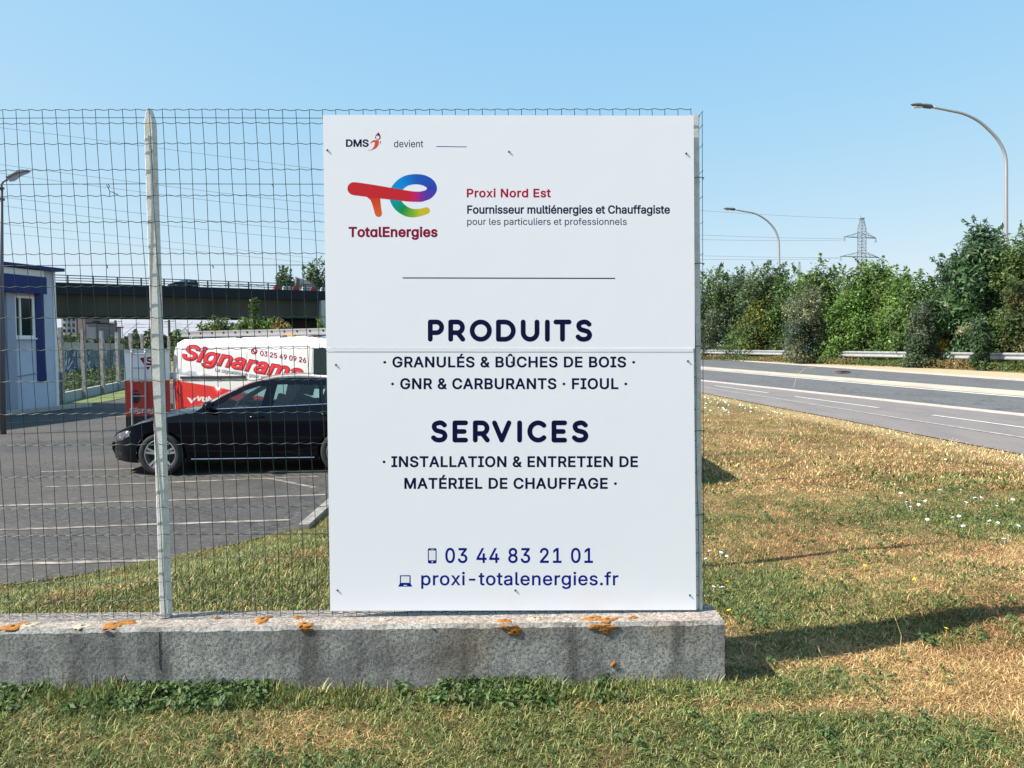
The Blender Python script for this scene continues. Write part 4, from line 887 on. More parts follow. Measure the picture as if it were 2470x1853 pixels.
mb.prism(A, lambda p: at(p[0], p[1]-.6, 16.82), lambda p: at(p[0], p[1]-.6, 17.18)); part('lamp_cover', mb, M_lampgrey, la)
# ------------------------------------------------------------------ foliage
M_leaf = mat('leaves', (.06, .1, .03), .55, spec=.35, attr=True, transl=.36)
M_bark = mat('grey brown bark', (.12, .095, .07), .9, var=(.07, .06, .045), vscale=12)
def leaves(P, N, size, asp, cols, rng, fold=.25):
    n = len(P); a = rng.normal(size=(n, 3)); a -= (a*N).sum(1, keepdims=True)*N; a /= np.linalg.norm(a, axis=1, keepdims=True)+1e-9; b = np.cross(N, a)
    s = size*(.6+.8*rng.random((n, 1))); L = a*s; W_ = b*s/asp*.5; up = N*s*fold*.3
    V = np.stack([P-L*.5, P+W_+up, P+L*.5, P-W_+up], 1).reshape(-1, 3); i = np.arange(n)*4
    T = np.stack([np.stack([i, i+1, i+2], 1), np.stack([i, i+2, i+3], 1)], 1).reshape(-1, 3); return V, T, np.repeat(cols, 4, 0)
def crown_points(lobes, n, rng, shell=.72):
    L = np.array(lobes); wgt = (L[:, 3]*L[:, 4]*L[:, 5])**(2/3); k = rng.choice(len(L), n, p=wgt/wgt.sum()); d = rng.normal(size=(n, 3)); d /= np.linalg.norm(d, axis=1, keepdims=True)
    # clumps: pull directions towards a few tufts so that gaps show between them
    tuft = rng.normal(size=(len(L), 22, 3)); tuft /= np.linalg.norm(tuft, axis=2, keepdims=True); tk = rng.integers(0, 22, n); d = d*.55+tuft[k, tk]*.75; d /= np.linalg.norm(d, axis=1, keepdims=True)
    r = shell+(1.08-shell)*rng.random((n, 1))**.8; r *= .86+.3*rng.random((len(L), 22))[k, tk][:, None]
    P = L[k, :3]+d*r*L[k, 3:6]; tone = rng.normal(0, .22, (len(L), 22))[k, tk]+rng.normal(0, .10, len(L))[k]
    return P, d, tone
def shrub(name, label, base, h, rx, ry, col, n, leaf, seed, asp=2.2, cat='shrub', shoots=20, low=.02, group=None, hue2=None, trunk=True, narrow=.75):
    n = int(n*1.7); leaf = leaf*1.25; shell0 = .35; col = np.array(col)*np.array([1.95, 1.8, 1.7]); rng = np.random.default_rng(seed); base = np.array(base, float); t = thing(name, label, cat, tuple(base), group=group)
    lobes = []; m_ = 13
    for i in range(m_):
        q = i/(m_-1); zz = h*(low+.10+(.80-low)*q); kk = max(.08, 1-max(0, (q-.25)/.85)**2.6)**.45*narrow; a = i*2.4+seed; rr = (.45+.55*rng.random())*kk
        s = h*.17*(.8+.5*rng.random()); lobes.append((math.cos(a)*rx*rr*.75, math.sin(a)*ry*rr*.75, zz, rx*.42*(.7+.5*rng.random()), ry*.42*(.7+.5*rng.random()), s))
    P, d, tone = crown_points(lobes, n, rng, shell0)
    if shoots:                                           # leafy shoots breaking the outline
        ps, ds, ts = [], [], []
        for k in range(shoots):
            L = lobes[rng.integers(m_//3, m_)]; dd = rng.normal(size=3); dd[2] = abs(dd[2])+.7; dd /= np.linalg.norm(dd); o = np.array(L[:3])+dd*np.array(L[3:6])*.9; ln = h*(.06+.10*rng.random()); c = 26
            q = rng.random((c, 1)); ps.append(o+dd*q*ln+rng.normal(0, leaf*.45, (c, 3))*(1.15-q)); e = rng.normal(size=(c, 3)); ds.append(e/np.linalg.norm(e, axis=1, keepdims=True)); ts.append(np.full(c, .12))
        P = np.concatenate([P]+ps); d = np.concatenate([d]+ds); tone = np.concatenate([tone]+ts)
    N = d*.6+rng.normal(0, .55, d.shape); N[:, 2] += .25; N /= np.linalg.norm(N, axis=1, keepdims=True)
    ok = P[:, 2] > .01; P, N, tone = P[ok], N[ok], tone[ok]
    c = np.array(col)[None]*np.exp(1.25*tone+rng.normal(0, .2, len(P)))[:, None]
    if hue2 is not None:
        mk = (fbm(P[:, 0]*1.1+seed, P[:, 2]*1.1, seed)+rng.normal(0, .06, len(P)) > .55)[:, None]; c = np.where(mk, np.array(hue2)[None]*1.75*np.exp(tone*.7)[:, None], c)
    V, T, cc = leaves(P+base, N, leaf, asp, c, rng); fastpart('crown', V, T, M_leaf, t, cc)
    if trunk:
        mb = MB(); mb.tube([base+np.array([0, 0, -.1]), base+np.array([.02*h, 0, h*.3]), base+np.array([-.01*h, .02*h, h*.62])], [h*.022, h*.016, h*.007], 7)
        for k in range(6):
            a = k*1.9+seed; q = .15+.09*k; st = base+np.array([.02*h*q, 0, h*q]); mb.tube([st, st+np.array([math.cos(a)*rx*.25, math.sin(a)*ry*.25, h*.16]), st+np.array([math.cos(a)*rx*.45, math.sin(a)*ry*.45, h*.30])], [h*.010, h*.007, h*.003], 5)
        part('trunk', mb, M_bark, t)
    return t
RA, RB = at(2470, 852, 30), at(1745, 842, 54)
rdir = (RB-RA)[:2]/np.linalg.norm((RB-RA)[:2])
def railD(px):                                          # depth of the guard rail behind a photo pixel column
    k = (px-PCX)/FPX; s = (RB[0]-RA[0])/(RB[1]-RA[1]); return (RA[0]-s*RA[1])/(k-s)
def tree_at(name, label, px, top, dD, wpx, col, n, leaf, seed, h_=None, **k):
    r_ = wpx/FPX*railD(px)/2*1.45; D = railD(px)+(max(dD, .35+min(r_, 1.6)) if dD > 0 else dD); b = at(px, 860, D); b[2] = 0; h = at(px, top, D)[2]*(.95 if h_ is None else h_); r = wpx/FPX*D/2*(1.45 if dD > 0 else 1.05)
    return shrub(name, label, b, h, r, min(r*1.0, 1.6), col, n, leaf, seed, **k)
GR = 'bushes behind the guard rail'
DK = (.040, .068, .026); MID = (.050, .090, .027); BR = (.060, .106, .026); BLU = (.046, .076, .033); OLV = (.085, .100, .020); GRY = (.048, .068, .042); BEI = (.092, .108, .064); BRN = (.058, .066, .025)
for a in (
    ('shrub', 'bluish green bush next to the right edge of the white sign, with spiky tips', 1722, 660, 3.2, 130, BLU, 5200, .17, 1, {}),
    ('shrub', 'dark bluish bush with the tall pointed shoot right of the sign', 1772, 655, 3.8, 110, DK, 4800, .17, 2, {'shoots': 34}),
    ('shrub', 'tall mid green bush just left of the small street lamp', 1845, 640, 2.6, 130, BLU, 6000, .16, 3, {'shoots': 36}),
    ('shrub', 'light green leafy bush behind the small street lamp pole', 1925, 655, 4.6, 130, MID, 5200, .16, 4, {}),
    ('shrub', 'yellowish olive bush below the small street lamp', 1845, 715, .9, 120, OLV, 4600, .14, 5, {'hue2': (.055, .08, .025)}),
    ('shrub', 'dark grey green bush low at the far end of the guard rail', 1745, 745, .8, 110, GRY, 4600, .14, 6, {}),
    ('shrub', 'small fresh green bush above the far length of guard rail', 1808, 780, .7, 100, MID, 3000, .12, 21, {'shoots': 8}),
    ('shrub', 'bright green bush between the small lamp and the pylon', 1985, 645, 3.0, 140, BR, 6000, .16, 7, {}),
    ('shrub', 'rounded green bush under the pylon', 2085, 632, 2.6, 150, BR, 6800, .15, 8, {'shoots': 26}),
    ('shrub', 'dense bright green bush behind the middle of the guard rail', 2080, 690, .8, 170, (.050, .098, .022), 8200, .13, 9, {'shoots': 12}),
    ('shrub', 'pale green bush just right of the pylon', 2165, 652, 3.0, 120, BR, 4800, .15, 10, {}),
    ('shrub', 'mid green bush left of the tall dark tree', 2225, 668, 1.6, 130, MID, 5600, .14, 11, {}),
    ('shrub', 'fresh green bush close behind the guard rail left of the grey one', 2168, 730, .6, 110, (.055, .105, .022), 4800, .12, 22, {'shoots': 8}),
    ('shrub', 'brown olive bush under the tall street lamp at the right edge', 2466, 680, .7, 90, BRN, 4400, .11, 12, {'hue2': (.04, .06, .02)}),
    ('shrub', 'dark green bush at the right edge beyond the tall street lamp', 2462, 585, 2.6, 150, DK, 7000, .13, 13, {'hue2': (.055, .085, .022)}),
    ('shrub', 'dark bush filling the gap between the grey bush and the tall tree', 2290, 690, 1.2, 130, (.026, .050, .020), 5600, .12, 23, {})):
    tree_at(*a[:10], group=GR, **a[10])
tree_at('shrub', 'grey beige bush growing over the guard rail in the middle of the hedge', 1945, 705, -1.6, 135, BEI, 9000, .11, 14, hue2=(.040, .060, .040), low=-.05)
tree_at('shrub', 'dark grey green bush leaning over the guard rail left of the tall tree', 2222, 735, -1.0, 95, GRY, 6000, .105, 15, low=-.05, hue2=(.032, .055, .028))
TALL = tree_at('leafy_tree', 'tall dark tree with long drooping leaves in front of the tall street lamp', 2362, 552, .8, 165, (.030, .062, .030), 15000, .20, 16, h_=.90, asp=3.4, cat='tree', shoots=60, low=-.05, hue2=(.045, .088, .032), narrow=.85)
tree_at('shrub', 'dark drooping bush hanging over the guard rail below the tall tree', 2365, 770, -1.0, 52, (.030, .060, .028), 4200, .13, 17, asp=3, low=-.05, group=GR)
# flowers in the tree and the yellow bush under it
rng = np.random.default_rng(77)
def clump(name, label, px, py, D, wpx, hpx, col, n, leaf, cat='plant', seed=1):
    c = at(px, py, D); r = wpx/FPX*D/2; rz = hpx/FPX*D/2; rg = np.random.default_rng(seed); d = rg.normal(size=(n, 3)); d /= np.linalg.norm(d, axis=1, keepdims=True); P = c+d*np.array([r, r*.6, rz])*rg.random((n, 1))**.4
    N = d+rg.normal(0, .5, d.shape); N /= np.linalg.norm(N, axis=1, keepdims=True); t = thing(name, label, cat, tuple(c)); V, T, cc = leaves(P, N, leaf, 1.8, np.array(col)[None]*np.exp(rg.normal(0, .25, n))[:, None], rg); fastpart('leaves', V, T, M_leaf, t, cc)
    mb = MB(); mb.tube([(c[0], c[1], min(0, c[2]-rz)), c], [.03, .01], 5); part('stem', mb, M_bark, t)
clump('flowering_bush', 'yellow flowering bush behind the guard rail left of the tall tree', 2275, 838, railD(2275)+.35, 60, 45, (.50, .36, .03), 500, .11, seed=3)
rg = np.random.default_rng(4); P = []
for px, py, wx, wz, n in ((2330, 792, 26, 10, 70), (2360, 780, 10, 14, 45), (2318, 800, 14, 8, 30), (2345, 785, 10, 8, 16), (2280, 735, 8, 8, 12), (2350, 600, 40, 20, 20)):
    for _ in range(n): P.append(at(px+rg.normal()*wx*.6, py+rg.normal()*wz*.6, railD(2345)-.9+.3*rg.random()))
P = np.array(P); N = rg.normal(size=P.shape); N[:, 1] -= .8; N /= np.linalg.norm(N, axis=1, keepdims=True); V, T, cc = leaves(P, N, .17, 2.6, np.array([.30, .29, .18])[None]*np.exp(rg.normal(0, .3, len(P)))[:, None], rg); fastpart('pale_leaves', V, T, M_leaf, TALL, cc)
# weeds under the rail and beyond it: ground cover that nobody could count
def cover(name, pts_fn, n, leaf, cols, seed, hmax):
    rg = np.random.default_rng(seed); s = rg.random(n); base = pts_fn(s, rg); hh = hmax*(.25+.75*fbm(s*38, s*0, seed))*rg.random(n)**.7; P = base.copy(); P[:, 2] += hh
    d = rg.normal(size=(n, 3)); d[:, 2] = abs(d[:, 2]); N = d/np.linalg.norm(d, axis=1, keepdims=True); pick = (fbm(s*46, s*0+3, seed+1)+rg.normal(0, .08, n)); c = np.where((pick > .56)[:, None], np.array(cols[1])[None], np.array(cols[0])[None])*np.exp(rg.normal(0, .3, n))[:, None]
    V, T, cc = leaves(P, N, leaf, 2.5, c, rg); o = bpy.data.objects.new(name, fastmesh(name, V, T, M_leaf, cc)); COL.objects.link(o); ROOT[o.name] = (0, 0, 0); tag(o, kind='stuff')
perp = np.array([rdir[1], -rdir[0]]); perp = perp if perp[0] < 0 else -perp
def railpt(s, rg): q = RA[None, :2]-rdir*8+rdir*(s[:, None]*44)+perp*(rg.random((len(s), 1))*1.5-.35); return np.concatenate([q, np.zeros((len(s), 1))], 1)
cover('undergrowth', railpt, 16000, .12, ((.085, .125, .035), (.24, .18, .08)), 5, .55)
def backpt(s, rg): q = RA[None, :2]-rdir*10+rdir*(s[:, None]*50)-perp*(.4+rg.random((len(s), 1))*3.0); return np.concatenate([q, np.zeros((len(s), 1))], 1)
cover('hedge_fill', backpt, 30000, .20, ((.05, .085, .028), (.07, .115, .032)), 6, 3.6)

def farback(s, rg): q = RA[None, :2]+rdir*(44+s[:, None]*150)-perp*(.6+rg.random((len(s), 1))*4.0); return np.concatenate([q, np.zeros((len(s), 1))], 1)
cover('far_hedge', farback, 26000, .42, ((.055, .09, .03), (.08, .12, .034)), 16, 5.2)

# ------------------------------------------------------------------ guard rail
gr = thing('guard_rail', 'grey steel guard rail running along the hedge on the far side of the road', 'guard rail', (RA[0], RA[1], 0))
mb = MB(); wv = [(-.155, 0), (-.135, .045), (-.085, .075), (-.045, .03), (0, .0), (.045, .03), (.085, .075), (.135, .045), (.155, 0)]
rows = []
for s in np.linspace(-12, 90, 90):
    q = RA[:2]+rdir*s; zt = .56+.0; rows.append([(q[0]+perp[0]*y, q[1]+perp[1]*y, zt+z) for z, y in wv])
mb.grid(rows); part('rail', mb, M_galv, gr, smooth=True)
for s in np.arange(-10, 88, 4.0):
    q = RA[:2]+rdir*s-perp*.06; mb = MB(); mb.box((q[0], q[1], .34), (.10, .06, .76), math.atan2(rdir[1], rdir[0])); part('post', mb, M_galv, gr)

# ------------------------------------------------------------------ street lamps beyond the hedge
def street_lamp(label, base, H, pts, head):
    t = thing('street_lamp', label, 'street lamp', tuple(base), group='curved street lamps beyond the hedge')
    mb = MB(); q = spl(pts, 6); n = len(q); mb.tube([base]+[tuple(p) for p in q], [.12]+list(np.linspace(.085, .055, n)), 12); part('pole', mb, M_lamppole, t, smooth=True)
    a, b = np.array(pts[-1]), np.array(head); d = b-a; L = np.linalg.norm(d); d /= L
    mb = MB(); rows = []
    for s, w_, hh in ((0, .06, .05), (.10, .13, .10), (.42, .16, .10), (.48, .17, .075), (.75, .18, .09), (1.0, .13, .055), (1.12, .03, .02)):
        c = a+d*L*s; rows.append([(c[0]+0*w_, c[1]+math.cos(k)*w_, c[2]+math.sin(k)*hh*(1.25 if math.sin(k) > 0 else .8)) for k in np.linspace(0, 2*math.pi, 13)])
    mb.grid(rows); part('lamp_head', mb, M_lampgrey, t, smooth=True)
    c = a+d*L*.78; mb = MB(); mb.box((c[0], c[1], c[2]-.085), (L*.42, .22, .03)); part('diffuser', mb, mat('lamp glass', (.6, .58, .52), .2), t)
    return t
D1 = 36.0; Pq = lambda px, py: at(px, py, D1)
b = at(2427, 860, D1); b[2] = 0
street_lamp('tall grey street lamp with a curved arm, standing at the right edge', b, 11, [Pq(2427.5, 700), Pq(2427, 540), Pq(2427, 440), Pq(2425.5, 380), Pq(2412, 345), Pq(2390, 318), Pq(2360, 292), Pq(2325, 275), Pq(2290, 267), Pq(2250, 259)], Pq(2203, 253))
D2 = 56.0; Pq = lambda px, py: at(px, py, D2)
b = at(1880, 860, D2); b[2] = 0
street_lamp('smaller looking street lamp with a curved arm, midway between sign and pylon', b, 11, [Pq(1880, 720), Pq(1879.5, 640), Pq(1878.5, 590), Pq(1876, 572), Pq(1868, 553), Pq(1853, 535), Pq(1835, 522), Pq(1817, 514), Pq(1795, 510), Pq(1774, 506)], Pq(1748, 503.5))

# ------------------------------------------------------------------ pylon and its lines
M_pyl = mat('grey pylon steel', (.20, .22, .25), .6, metal=.3)
def pylon(label, px, D, top, arms, ground_z=0, half=None):
    s = D/FPX; zt = at(px, top, D)[2]; c = at(px, 800, D); c[2] = 0; t = thing('power_pylon', label, 'pylon', tuple(c))
    yw = math.radians(20); ex_ = np.array([math.cos(yw), math.sin(yw), 0]); ey = np.array([-math.sin(yw), math.cos(yw), 0]); mb = MB(); W0 = lambda z: (4.2-3.2*min(1, z/(zt*.6)) if z < zt*.6 else 1.0*(1-.55*max(0, (z-zt*.92)/(zt*.08))))*.85
    zs_ = list(np.linspace(0, zt*.6, 9))+list(np.linspace(zt*.6, zt, 17))[1:]; K = ((-1, -1), (1, -1), (1, 1), (-1, 1)); corner = lambda z, k: c+ex_*K[k][0]*W0(z)+ey*K[k][1]*W0(z)+np.array([0, 0, z])
    for i, (za, zb_) in enumerate(zip(zs_[:-1], zs_[1:])):
        for k in range(4):
            mb.bar(corner(za, k), corner(zb_, k), .13, .13); a, b_ = (k, (k+1) % 4) if i % 2 else ((k+1) % 4, k); mb.bar(corner(za, a), corner(zb_, b_), .07, .07); mb.bar(corner(zb_, k), corner(zb_, (k+1) % 4), .07, .07)
    part('mast', mb, M_pyl, t); ends = []
    for (pl, pr, py) in arms:
        z = at(px, py, D)[2]; hl = (px-pl)*s/math.cos(yw); hr = (pr-px)*s/math.cos(yw); mb = MB()
        for sg, hh in ((-1, hl), (1, hr)):
            tip = c+ex_*sg*hh+np.array([0, 0, z-.1])
            for k in (-1, 1):
                r0 = c+ex_*sg*.85+ey*k*.85+np.array([0, 0, z]); r1 = r0+np.array([0, 0, 1.5]); mb.bar(r0, tip, .13, .13); mb.bar(r1, tip, .10, .10)
                for q in (.3, .55, .8): mb.bar(r0+(tip-r0)*q, r1+(tip-r1)*(q-.15), .06, .06)
        part('cross_arm', mb, M_pyl, t)
        for sg, hh in ((-1, hl), (1, hr)):
            tip = c+ex_*sg*hh*.96+np.array([0, 0, z-.25]); mb = MB(); mb.tube([tip, tip-np.array([0, 0, .55])], [.10, .10], 6); mb.lathe(tip-np.array([0, 0, .8]), (0, 1, 0), [(-.08, .34), (.08, .34), (.08, .26), (-.08, .26), (-.08, .34)], 12); part('insulator', mb, M_pyl, t); ends.append(tip)
    mb = MB(); mb.box(c+np.array([0, 0, zt+.2]), (1.2, 1.2, .35)); mb.tube([c+np.array([-.4, 0, zt]), c+np.array([-.4, 0, zt+1.3])], .06, 5); part('top_cap', mb, M_pyl, t); ends.append(c+np.array([0, 0, zt]))
    return ends
ends = pylon('lattice power pylon with two cross arms rising behind the hedge', 2078, 240, 529, ((2026, 2120, 573), (2016, 2130, 620)))
pylon('far power pylon, only its top showing over the hedge left of the near pylon', 1928, 560, 634, ((1918, 1938, 660),))
M_line = mat('power line', (.16, .18, .21), .7)
LINES = [(0, 308, 780, 410, 1690, 508, 2075, 528, 'uppermost power line, crossing the sky to the pylon top'), (0, 397, 780, 494, 1690, 567, 2040, 576, 'second power line from the top, running to the upper arm of the pylon'), (0, 418, 780, 515, 1690, 578, 2030, 579.5, 'third power line from the top, just below the second'),
         (0, 475, 780, 560, 1690, 617, 2030, 621.5, 'fourth power line from the top, running to the lower arm of the pylon'), (0, 496, 780, 581, 1690, 626, 2022, 624, 'fifth power line from the top, just below the fourth')]
for i, (a, ya, b_, yb_, c_, yc_, d_, yd_, lb) in enumerate(LINES):
    xs2 = np.linspace(-350, d_, 60); cf = np.polyfit([a, b_, c_, d_], [ya, yb_, yc_, yd_], 3); mb = MB()
    pts = []
    for x in xs2:
        t_ = (x+350)/(d_+350); Dd = 1/((1/95)*(1-t_)+(1/240.)*t_); pts.append(at(x, np.polyval(cf, x), Dd))
    mb.tube(pts, [.022+.012*k/59 for k in range(60)], 4); single('power_line', mb, M_line, lb, 'power line', 'power lines to the pylon', loc=tuple(pts[0]))
for i, (ya, yb_, lb) in enumerate(((540, 626, 'sixth power line from the top, low over the lot'), (562, 638, 'lowest power line, close above the road bridge'))):
    mb = MB(); pts = [at(x, ya+(yb_-ya)*x/780-.000012*(x)*(780-x), 95+x*.04) for x in np.linspace(-350, 1500, 40)]; mb.tube(pts, .02, 4); single('power_line', mb, M_line, lb, 'power line', 'power lines to the pylon', loc=tuple(pts[0]))

# ------------------------------------------------------------------ road bridge
M_bdark = mat('dark bridge fascia', (.010, .017, .028), .7, spec=.2); M_bbeam = mat('stained bridge beam', (.058, .062, .058), .9, spec=.2, var=(.038, .042, .040), vscale=.35, stretch=(1, 1, .15)); M_brail = mat('blue grey railing', (.03, .075, .09), .5); M_bpier = mat('pale bridge pier', (.34, .38, .42), .8)
A = at(132, 681, 105); B_ = at(775, 702, 128); bdv = B_-A; Lb = np.linalg.norm(bdv[:2]); bu = bdv/Lb; bnn = np.array([bu[1], -bu[0], 0]); bnn = bnn if bnn[1] < 0 else -bnn; bnn /= np.linalg.norm(bnn)
br = thing('road_bridge', 'long dark road bridge with a railing crossing behind the parking lot', 'bridge', (A[0], A[1], LOT_Z))
def bpnt(s, dz, o): return A+bu*s+np.array([0, 0, dz])-bnn*o       # s along, dz up, o back from the front face
def bbar(s0, s1, z0, z1, o0, o1):
    mb = MB(); mb.hexa([bpnt(s0, z0, o0), bpnt(s1, z0, o0), bpnt(s1, z0, o1), bpnt(s0, z0, o1), bpnt(s0, z1, o0), bpnt(s1, z1, o0), bpnt(s1, z1, o1), bpnt(s0, z1, o1)]); return mb
s0, s1 = -60, Lb+150
part('deck', bbar(s0, s1, -1.55, 0, 0, 11), M_bdark, br); part('beam', bbar(s0, s1, -4.5, -1.553, .9, 10), M_bbeam, br); part('beam_flange', bbar(s0, s1, -4.62, -4.503, .75, 10.2), M_bdark, br)
mb = MB(); mb.hexa(bbar(s0, s1, .95, 1.07, .1, .2).v); mb.hexa(bbar(s0, s1, .60, .70, .1, .2).v); mb.hexa(bbar(s0, s1, .26, .36, .1, .2).v); part('railing', mb, M_brail, br)
for s in np.arange(-14, Lb+16, 3.1): part('railing_post', bbar(s, s+.20, .003, 1.0, .22, .36), M_brail, br)
sp_ = lambda px: float(np.interp(px, [132, 775], [0, Lb]))*1.0
def s_of(px):
    k = ray(px, 700); M2 = np.array([[k[0], -bu[0]], [k[1], -bu[1]]]); r_ = np.linalg.solve(M2, A[:2]-CAMP[:2]); return r_[1]
s2 = s_of(774); part('pier', bbar(s2, s2+1.0, -(A[2]-LOT_Z)-(bu[2]*s2), -1.556, -.05, 1.2), M_bpier, br)
s3 = s_of(690); part('abutment', bbar(s3, s1, -(A[2]-LOT_Z)-6, -4.63, 8, 30), mat('dark abutment', (.035, .04, .042), .9), br)
# barriers on the bridge
M_bred = mat('red plastic barrier', (.45, .035, .04), .5)
for k, (pa, pb_) in enumerate(((668, 684), (690, 710), (714, 729), (737, 755), (758, 774), (782, 796))):
    sa, sb = s_of(pa), s_of(pb_); mb = bbar(sa, sb, .003, .55, 1.2, 1.65); mb.hexa(bbar(sa+.1, sb-.1, .553, .80, 1.32, 1.52).v); c = bpnt((sa+sb)/2, 0, 1.4); red = k % 2 == 0
    single('barrier', mb, M_bred if red else M_paintw, ('%s plastic road barrier on the bridge, %s' % ('red' if red else 'white', ('leftmost red one', 'left of the gable', 'middle red one', 'right of the gable', 'rightmost red one in view', 'last one at the edge of the sign')[k])), 'barrier', 'red and white barriers on the bridge', loc=tuple(c))
for px, top, wpx, D, sd, lb in ((690, 662, 36, 150, 31, 'leafy tree top behind the bridge left of the gable'), (768, 655, 60, 150, 32, 'larger leafy tree top behind the bridge at the edge of the sign')):
    b = at(px, 820, D); b[2] = 0; h = at(px, top, D)[2]; shrub('leafy_tree', lb, b, h, wpx/FPX*D/2*1.7, 3, DK, 3500, .45, sd, cat='tree', low=.35)
gh = thing('gabled_house', 'house behind the bridge with only its dark sloping gable showing', 'house', tuple(at(725, 820, 146)*np.array([1, 1, 0]))); q = lambda px, py, D: at(px, py, D)
mb = MB(); A1, A2, A3 = q(714, 692, 140), q(715.5, 669, 140), q(748, 694, 140); bk = np.array([0, 9, 0]); mb.add([A1, A2, A3, A1+bk, A2+bk, A3+bk], [(0, 2, 1), (3, 4, 5), (0, 1, 4, 3), (1, 2, 5, 4)]); part('roof', mb, mat('grey slate roof', (.14, .14, .15), .8), gh)
mb = MB(); c = (A1+A3)/2; mb.box((c[0]+.2, c[1]+4.6, c[2]/2-.02), (2.2, 8.6, c[2]-.06)); part('wall', mb, M_bwhite, gh)
mb = MB(); mb.bar(A1+np.array([-.1, -.06, 0]), A2+np.array([-.1, -.06, .1]), .25, .12); part('lit_gable_edge', mb, M_medc, gh)  # pale bar standing in for the lit left edge of the gable

# ------------------------------------------------------------------ what shows under the bridge
def seg(px0, py0, px1, py1, D, dp, M, name, par): a = at(px0, py0, D); c = at(px1, py1, D); mb = MB(); mb.box(((a[0]+c[0])/2, D+dp/2, (max(a[2], c[2])+min(a[2], c[2]))/2), (abs(c[0]-a[0]), dp, abs(a[2]-c[2]))); return part(name, mb, M, par)
ap = thing('apartment_block', 'tall pale grey apartment block seen under the left end of the bridge', 'building', tuple(at(170, 840, 230)*np.array([1, 1, 0]))); M_f1 = mat('pale blue grey facade', (.30, .34, .40), .8); M_f2 = mat('brown facade', (.16, .125, .125), .8)
seg(146, 720, 186, 842, 230, 14, M_f1, 'wall', ap); seg(186.2, 720, 207, 842, 229, 14, M_f2, 'stair_tower', ap)
for i in range(3):
    for j in range(4): seg(152+11*i, 752+14*j, 157+11*i, 760+14*j, 229.7, .25, M_vglass, 'window', ap)
lo = thing('low_block', 'low dark blue grey block to the right of the apartment block', 'building', tuple(at(222, 840, 210)*np.array([1, 1, 0]))); seg(208, 781, 232, 842, 210, 10, mat('slate facade', (.11, .125, .17), .8), 'wall', lo); seg(206, 778, 233, 781, 209.8, 11, M_bdark, 'roof', lo); seg(222, 774, 228, 778, 212, 3, M_bdark, 'roof_box', lo)
l2 = thing('low_block', 'smaller grey block with a flat roof right of the dark block', 'building', tuple(at(240, 840, 215)*np.array([1, 1, 0]))); seg(234, 789, 250, 842, 215, 10, mat('grey facade', (.20, .21, .24), .8), 'wall', l2); seg(233, 787, 251, 789, 214.8, 11, M_bdark, 'roof', l2)
M_mast = mat('rusty brown mast', (.075, .045, .045), .7)
for px, top, lb in ((279.5, 773, 'brown railway mast seen under the bridge left of the concrete post'), (408.5, 772, 'brown railway mast just right of the concrete post')):
    D = 150; b = at(px, 845, D); b[2] = LOT_Z; t = thing('railway_mast', lb, 'mast', tuple(b), group='railway masts under the bridge'); tp = at(px, top, D); mb = MB(); mb.box(((b[0]+tp[0])/2, D, (b[2]+tp[2])/2), (.34, .34, tp[2]-b[2])); part('pole', mb, M_mast, t)
    mb = MB(); mb.box((tp[0]-.75, D, tp[2]-.35), (.7, .2, .16)); mb.box((tp[0]+.75, D, tp[2]-.25), (.6, .2, .12)); mb.bar((tp[0]-.2, D, tp[2]-.3), (tp[0]+.9, D, tp[2]-.28), .05, .05); part('bracket', mb, M_mast, t)
    mb = MB()
    for dz in (-.9, -1.5): mb.tube([(tp[0]-12, D+2, tp[2]+dz+.4), (tp[0], D+2, tp[2]+dz), (tp[0]+12, D+2, tp[2]+dz+.3)], .025, 4)
    mb.bar((tp[0]+1.2, D, tp[2]-3.0), (tp[0]+4.6, D, tp[2]-.4), .06, .06); mb.bar((tp[0]-1.4, D, tp[2]-3.0), (tp[0]-4.2, D, tp[2]-1.2), .06, .06); part('contact_wire', mb, M_mast, t)
def farpt(s, rg):
    px = 120+s*560; Dd = 120+rg.random(len(s))*60; P = np.array([at(p, 843, d) for p, d in zip(px, Dd)]); P[:, 2] = LOT_Z; return P
cover('far_wood', farpt, 15000, 1.0, ((.045, .07, .032), (.06, .085, .035)), 9, 5.6)
# fence of concrete posts along the railway
rf = thing('railway_fence', 'fence of rough concrete posts on a low plinth beyond the lot', 'fence', tuple(gz(148, 975, LOT_Z))); fdir = np.array([-2.55, 9.18]); fdir /= np.linalg.norm(fdir); f0 = gz(148, 975, LOT_Z)
M_rpost = mat('rough concrete posts', (.42, .38, .34), .9, var=(.22, .2, .18), vscale=9)
for k in range(9):
    q = f0[:2]+fdir*(.15+2.85*k)+np.array([.0, 0]); mb = MB(); rows = []
    for z in np.linspace(0, 2.62, 12): j = .015*math.sin(z*23+k); rows.append([(q[0]+dx*(.068+j), q[1]+dy*.07, LOT_Z+z) for dx, dy in ((-1, -1), (1, -1), (1, 1), (-1, 1), (-1, -1))])
    mb.grid(rows, True); mb.add(rows[-1][:4], [(0, 1, 2, 3)]); part('post', mb, M_rpost, rf)
mb = MB(); e = f0[:2]+fdir*30; mb.bar((f0[0]+.13, f0[1]-1.2, LOT_Z+.17), (e[0]+.13, e[1], LOT_Z+.17), .14, .36); part('plinth', mb, mat('plinth concrete', (.34, .35, .36), .9), rf)
for z in (.75, 1.55, 2.3):
    mb = MB(); mb.tube([(f0[0]+fdir[0]*s-.1, f0[1]+fdir[1]*s, LOT_Z+z+.03*math.sin(s)) for s in np.linspace(-1, 26, 20)], .016, 4); part('rail_wire', mb, M_black, rf)
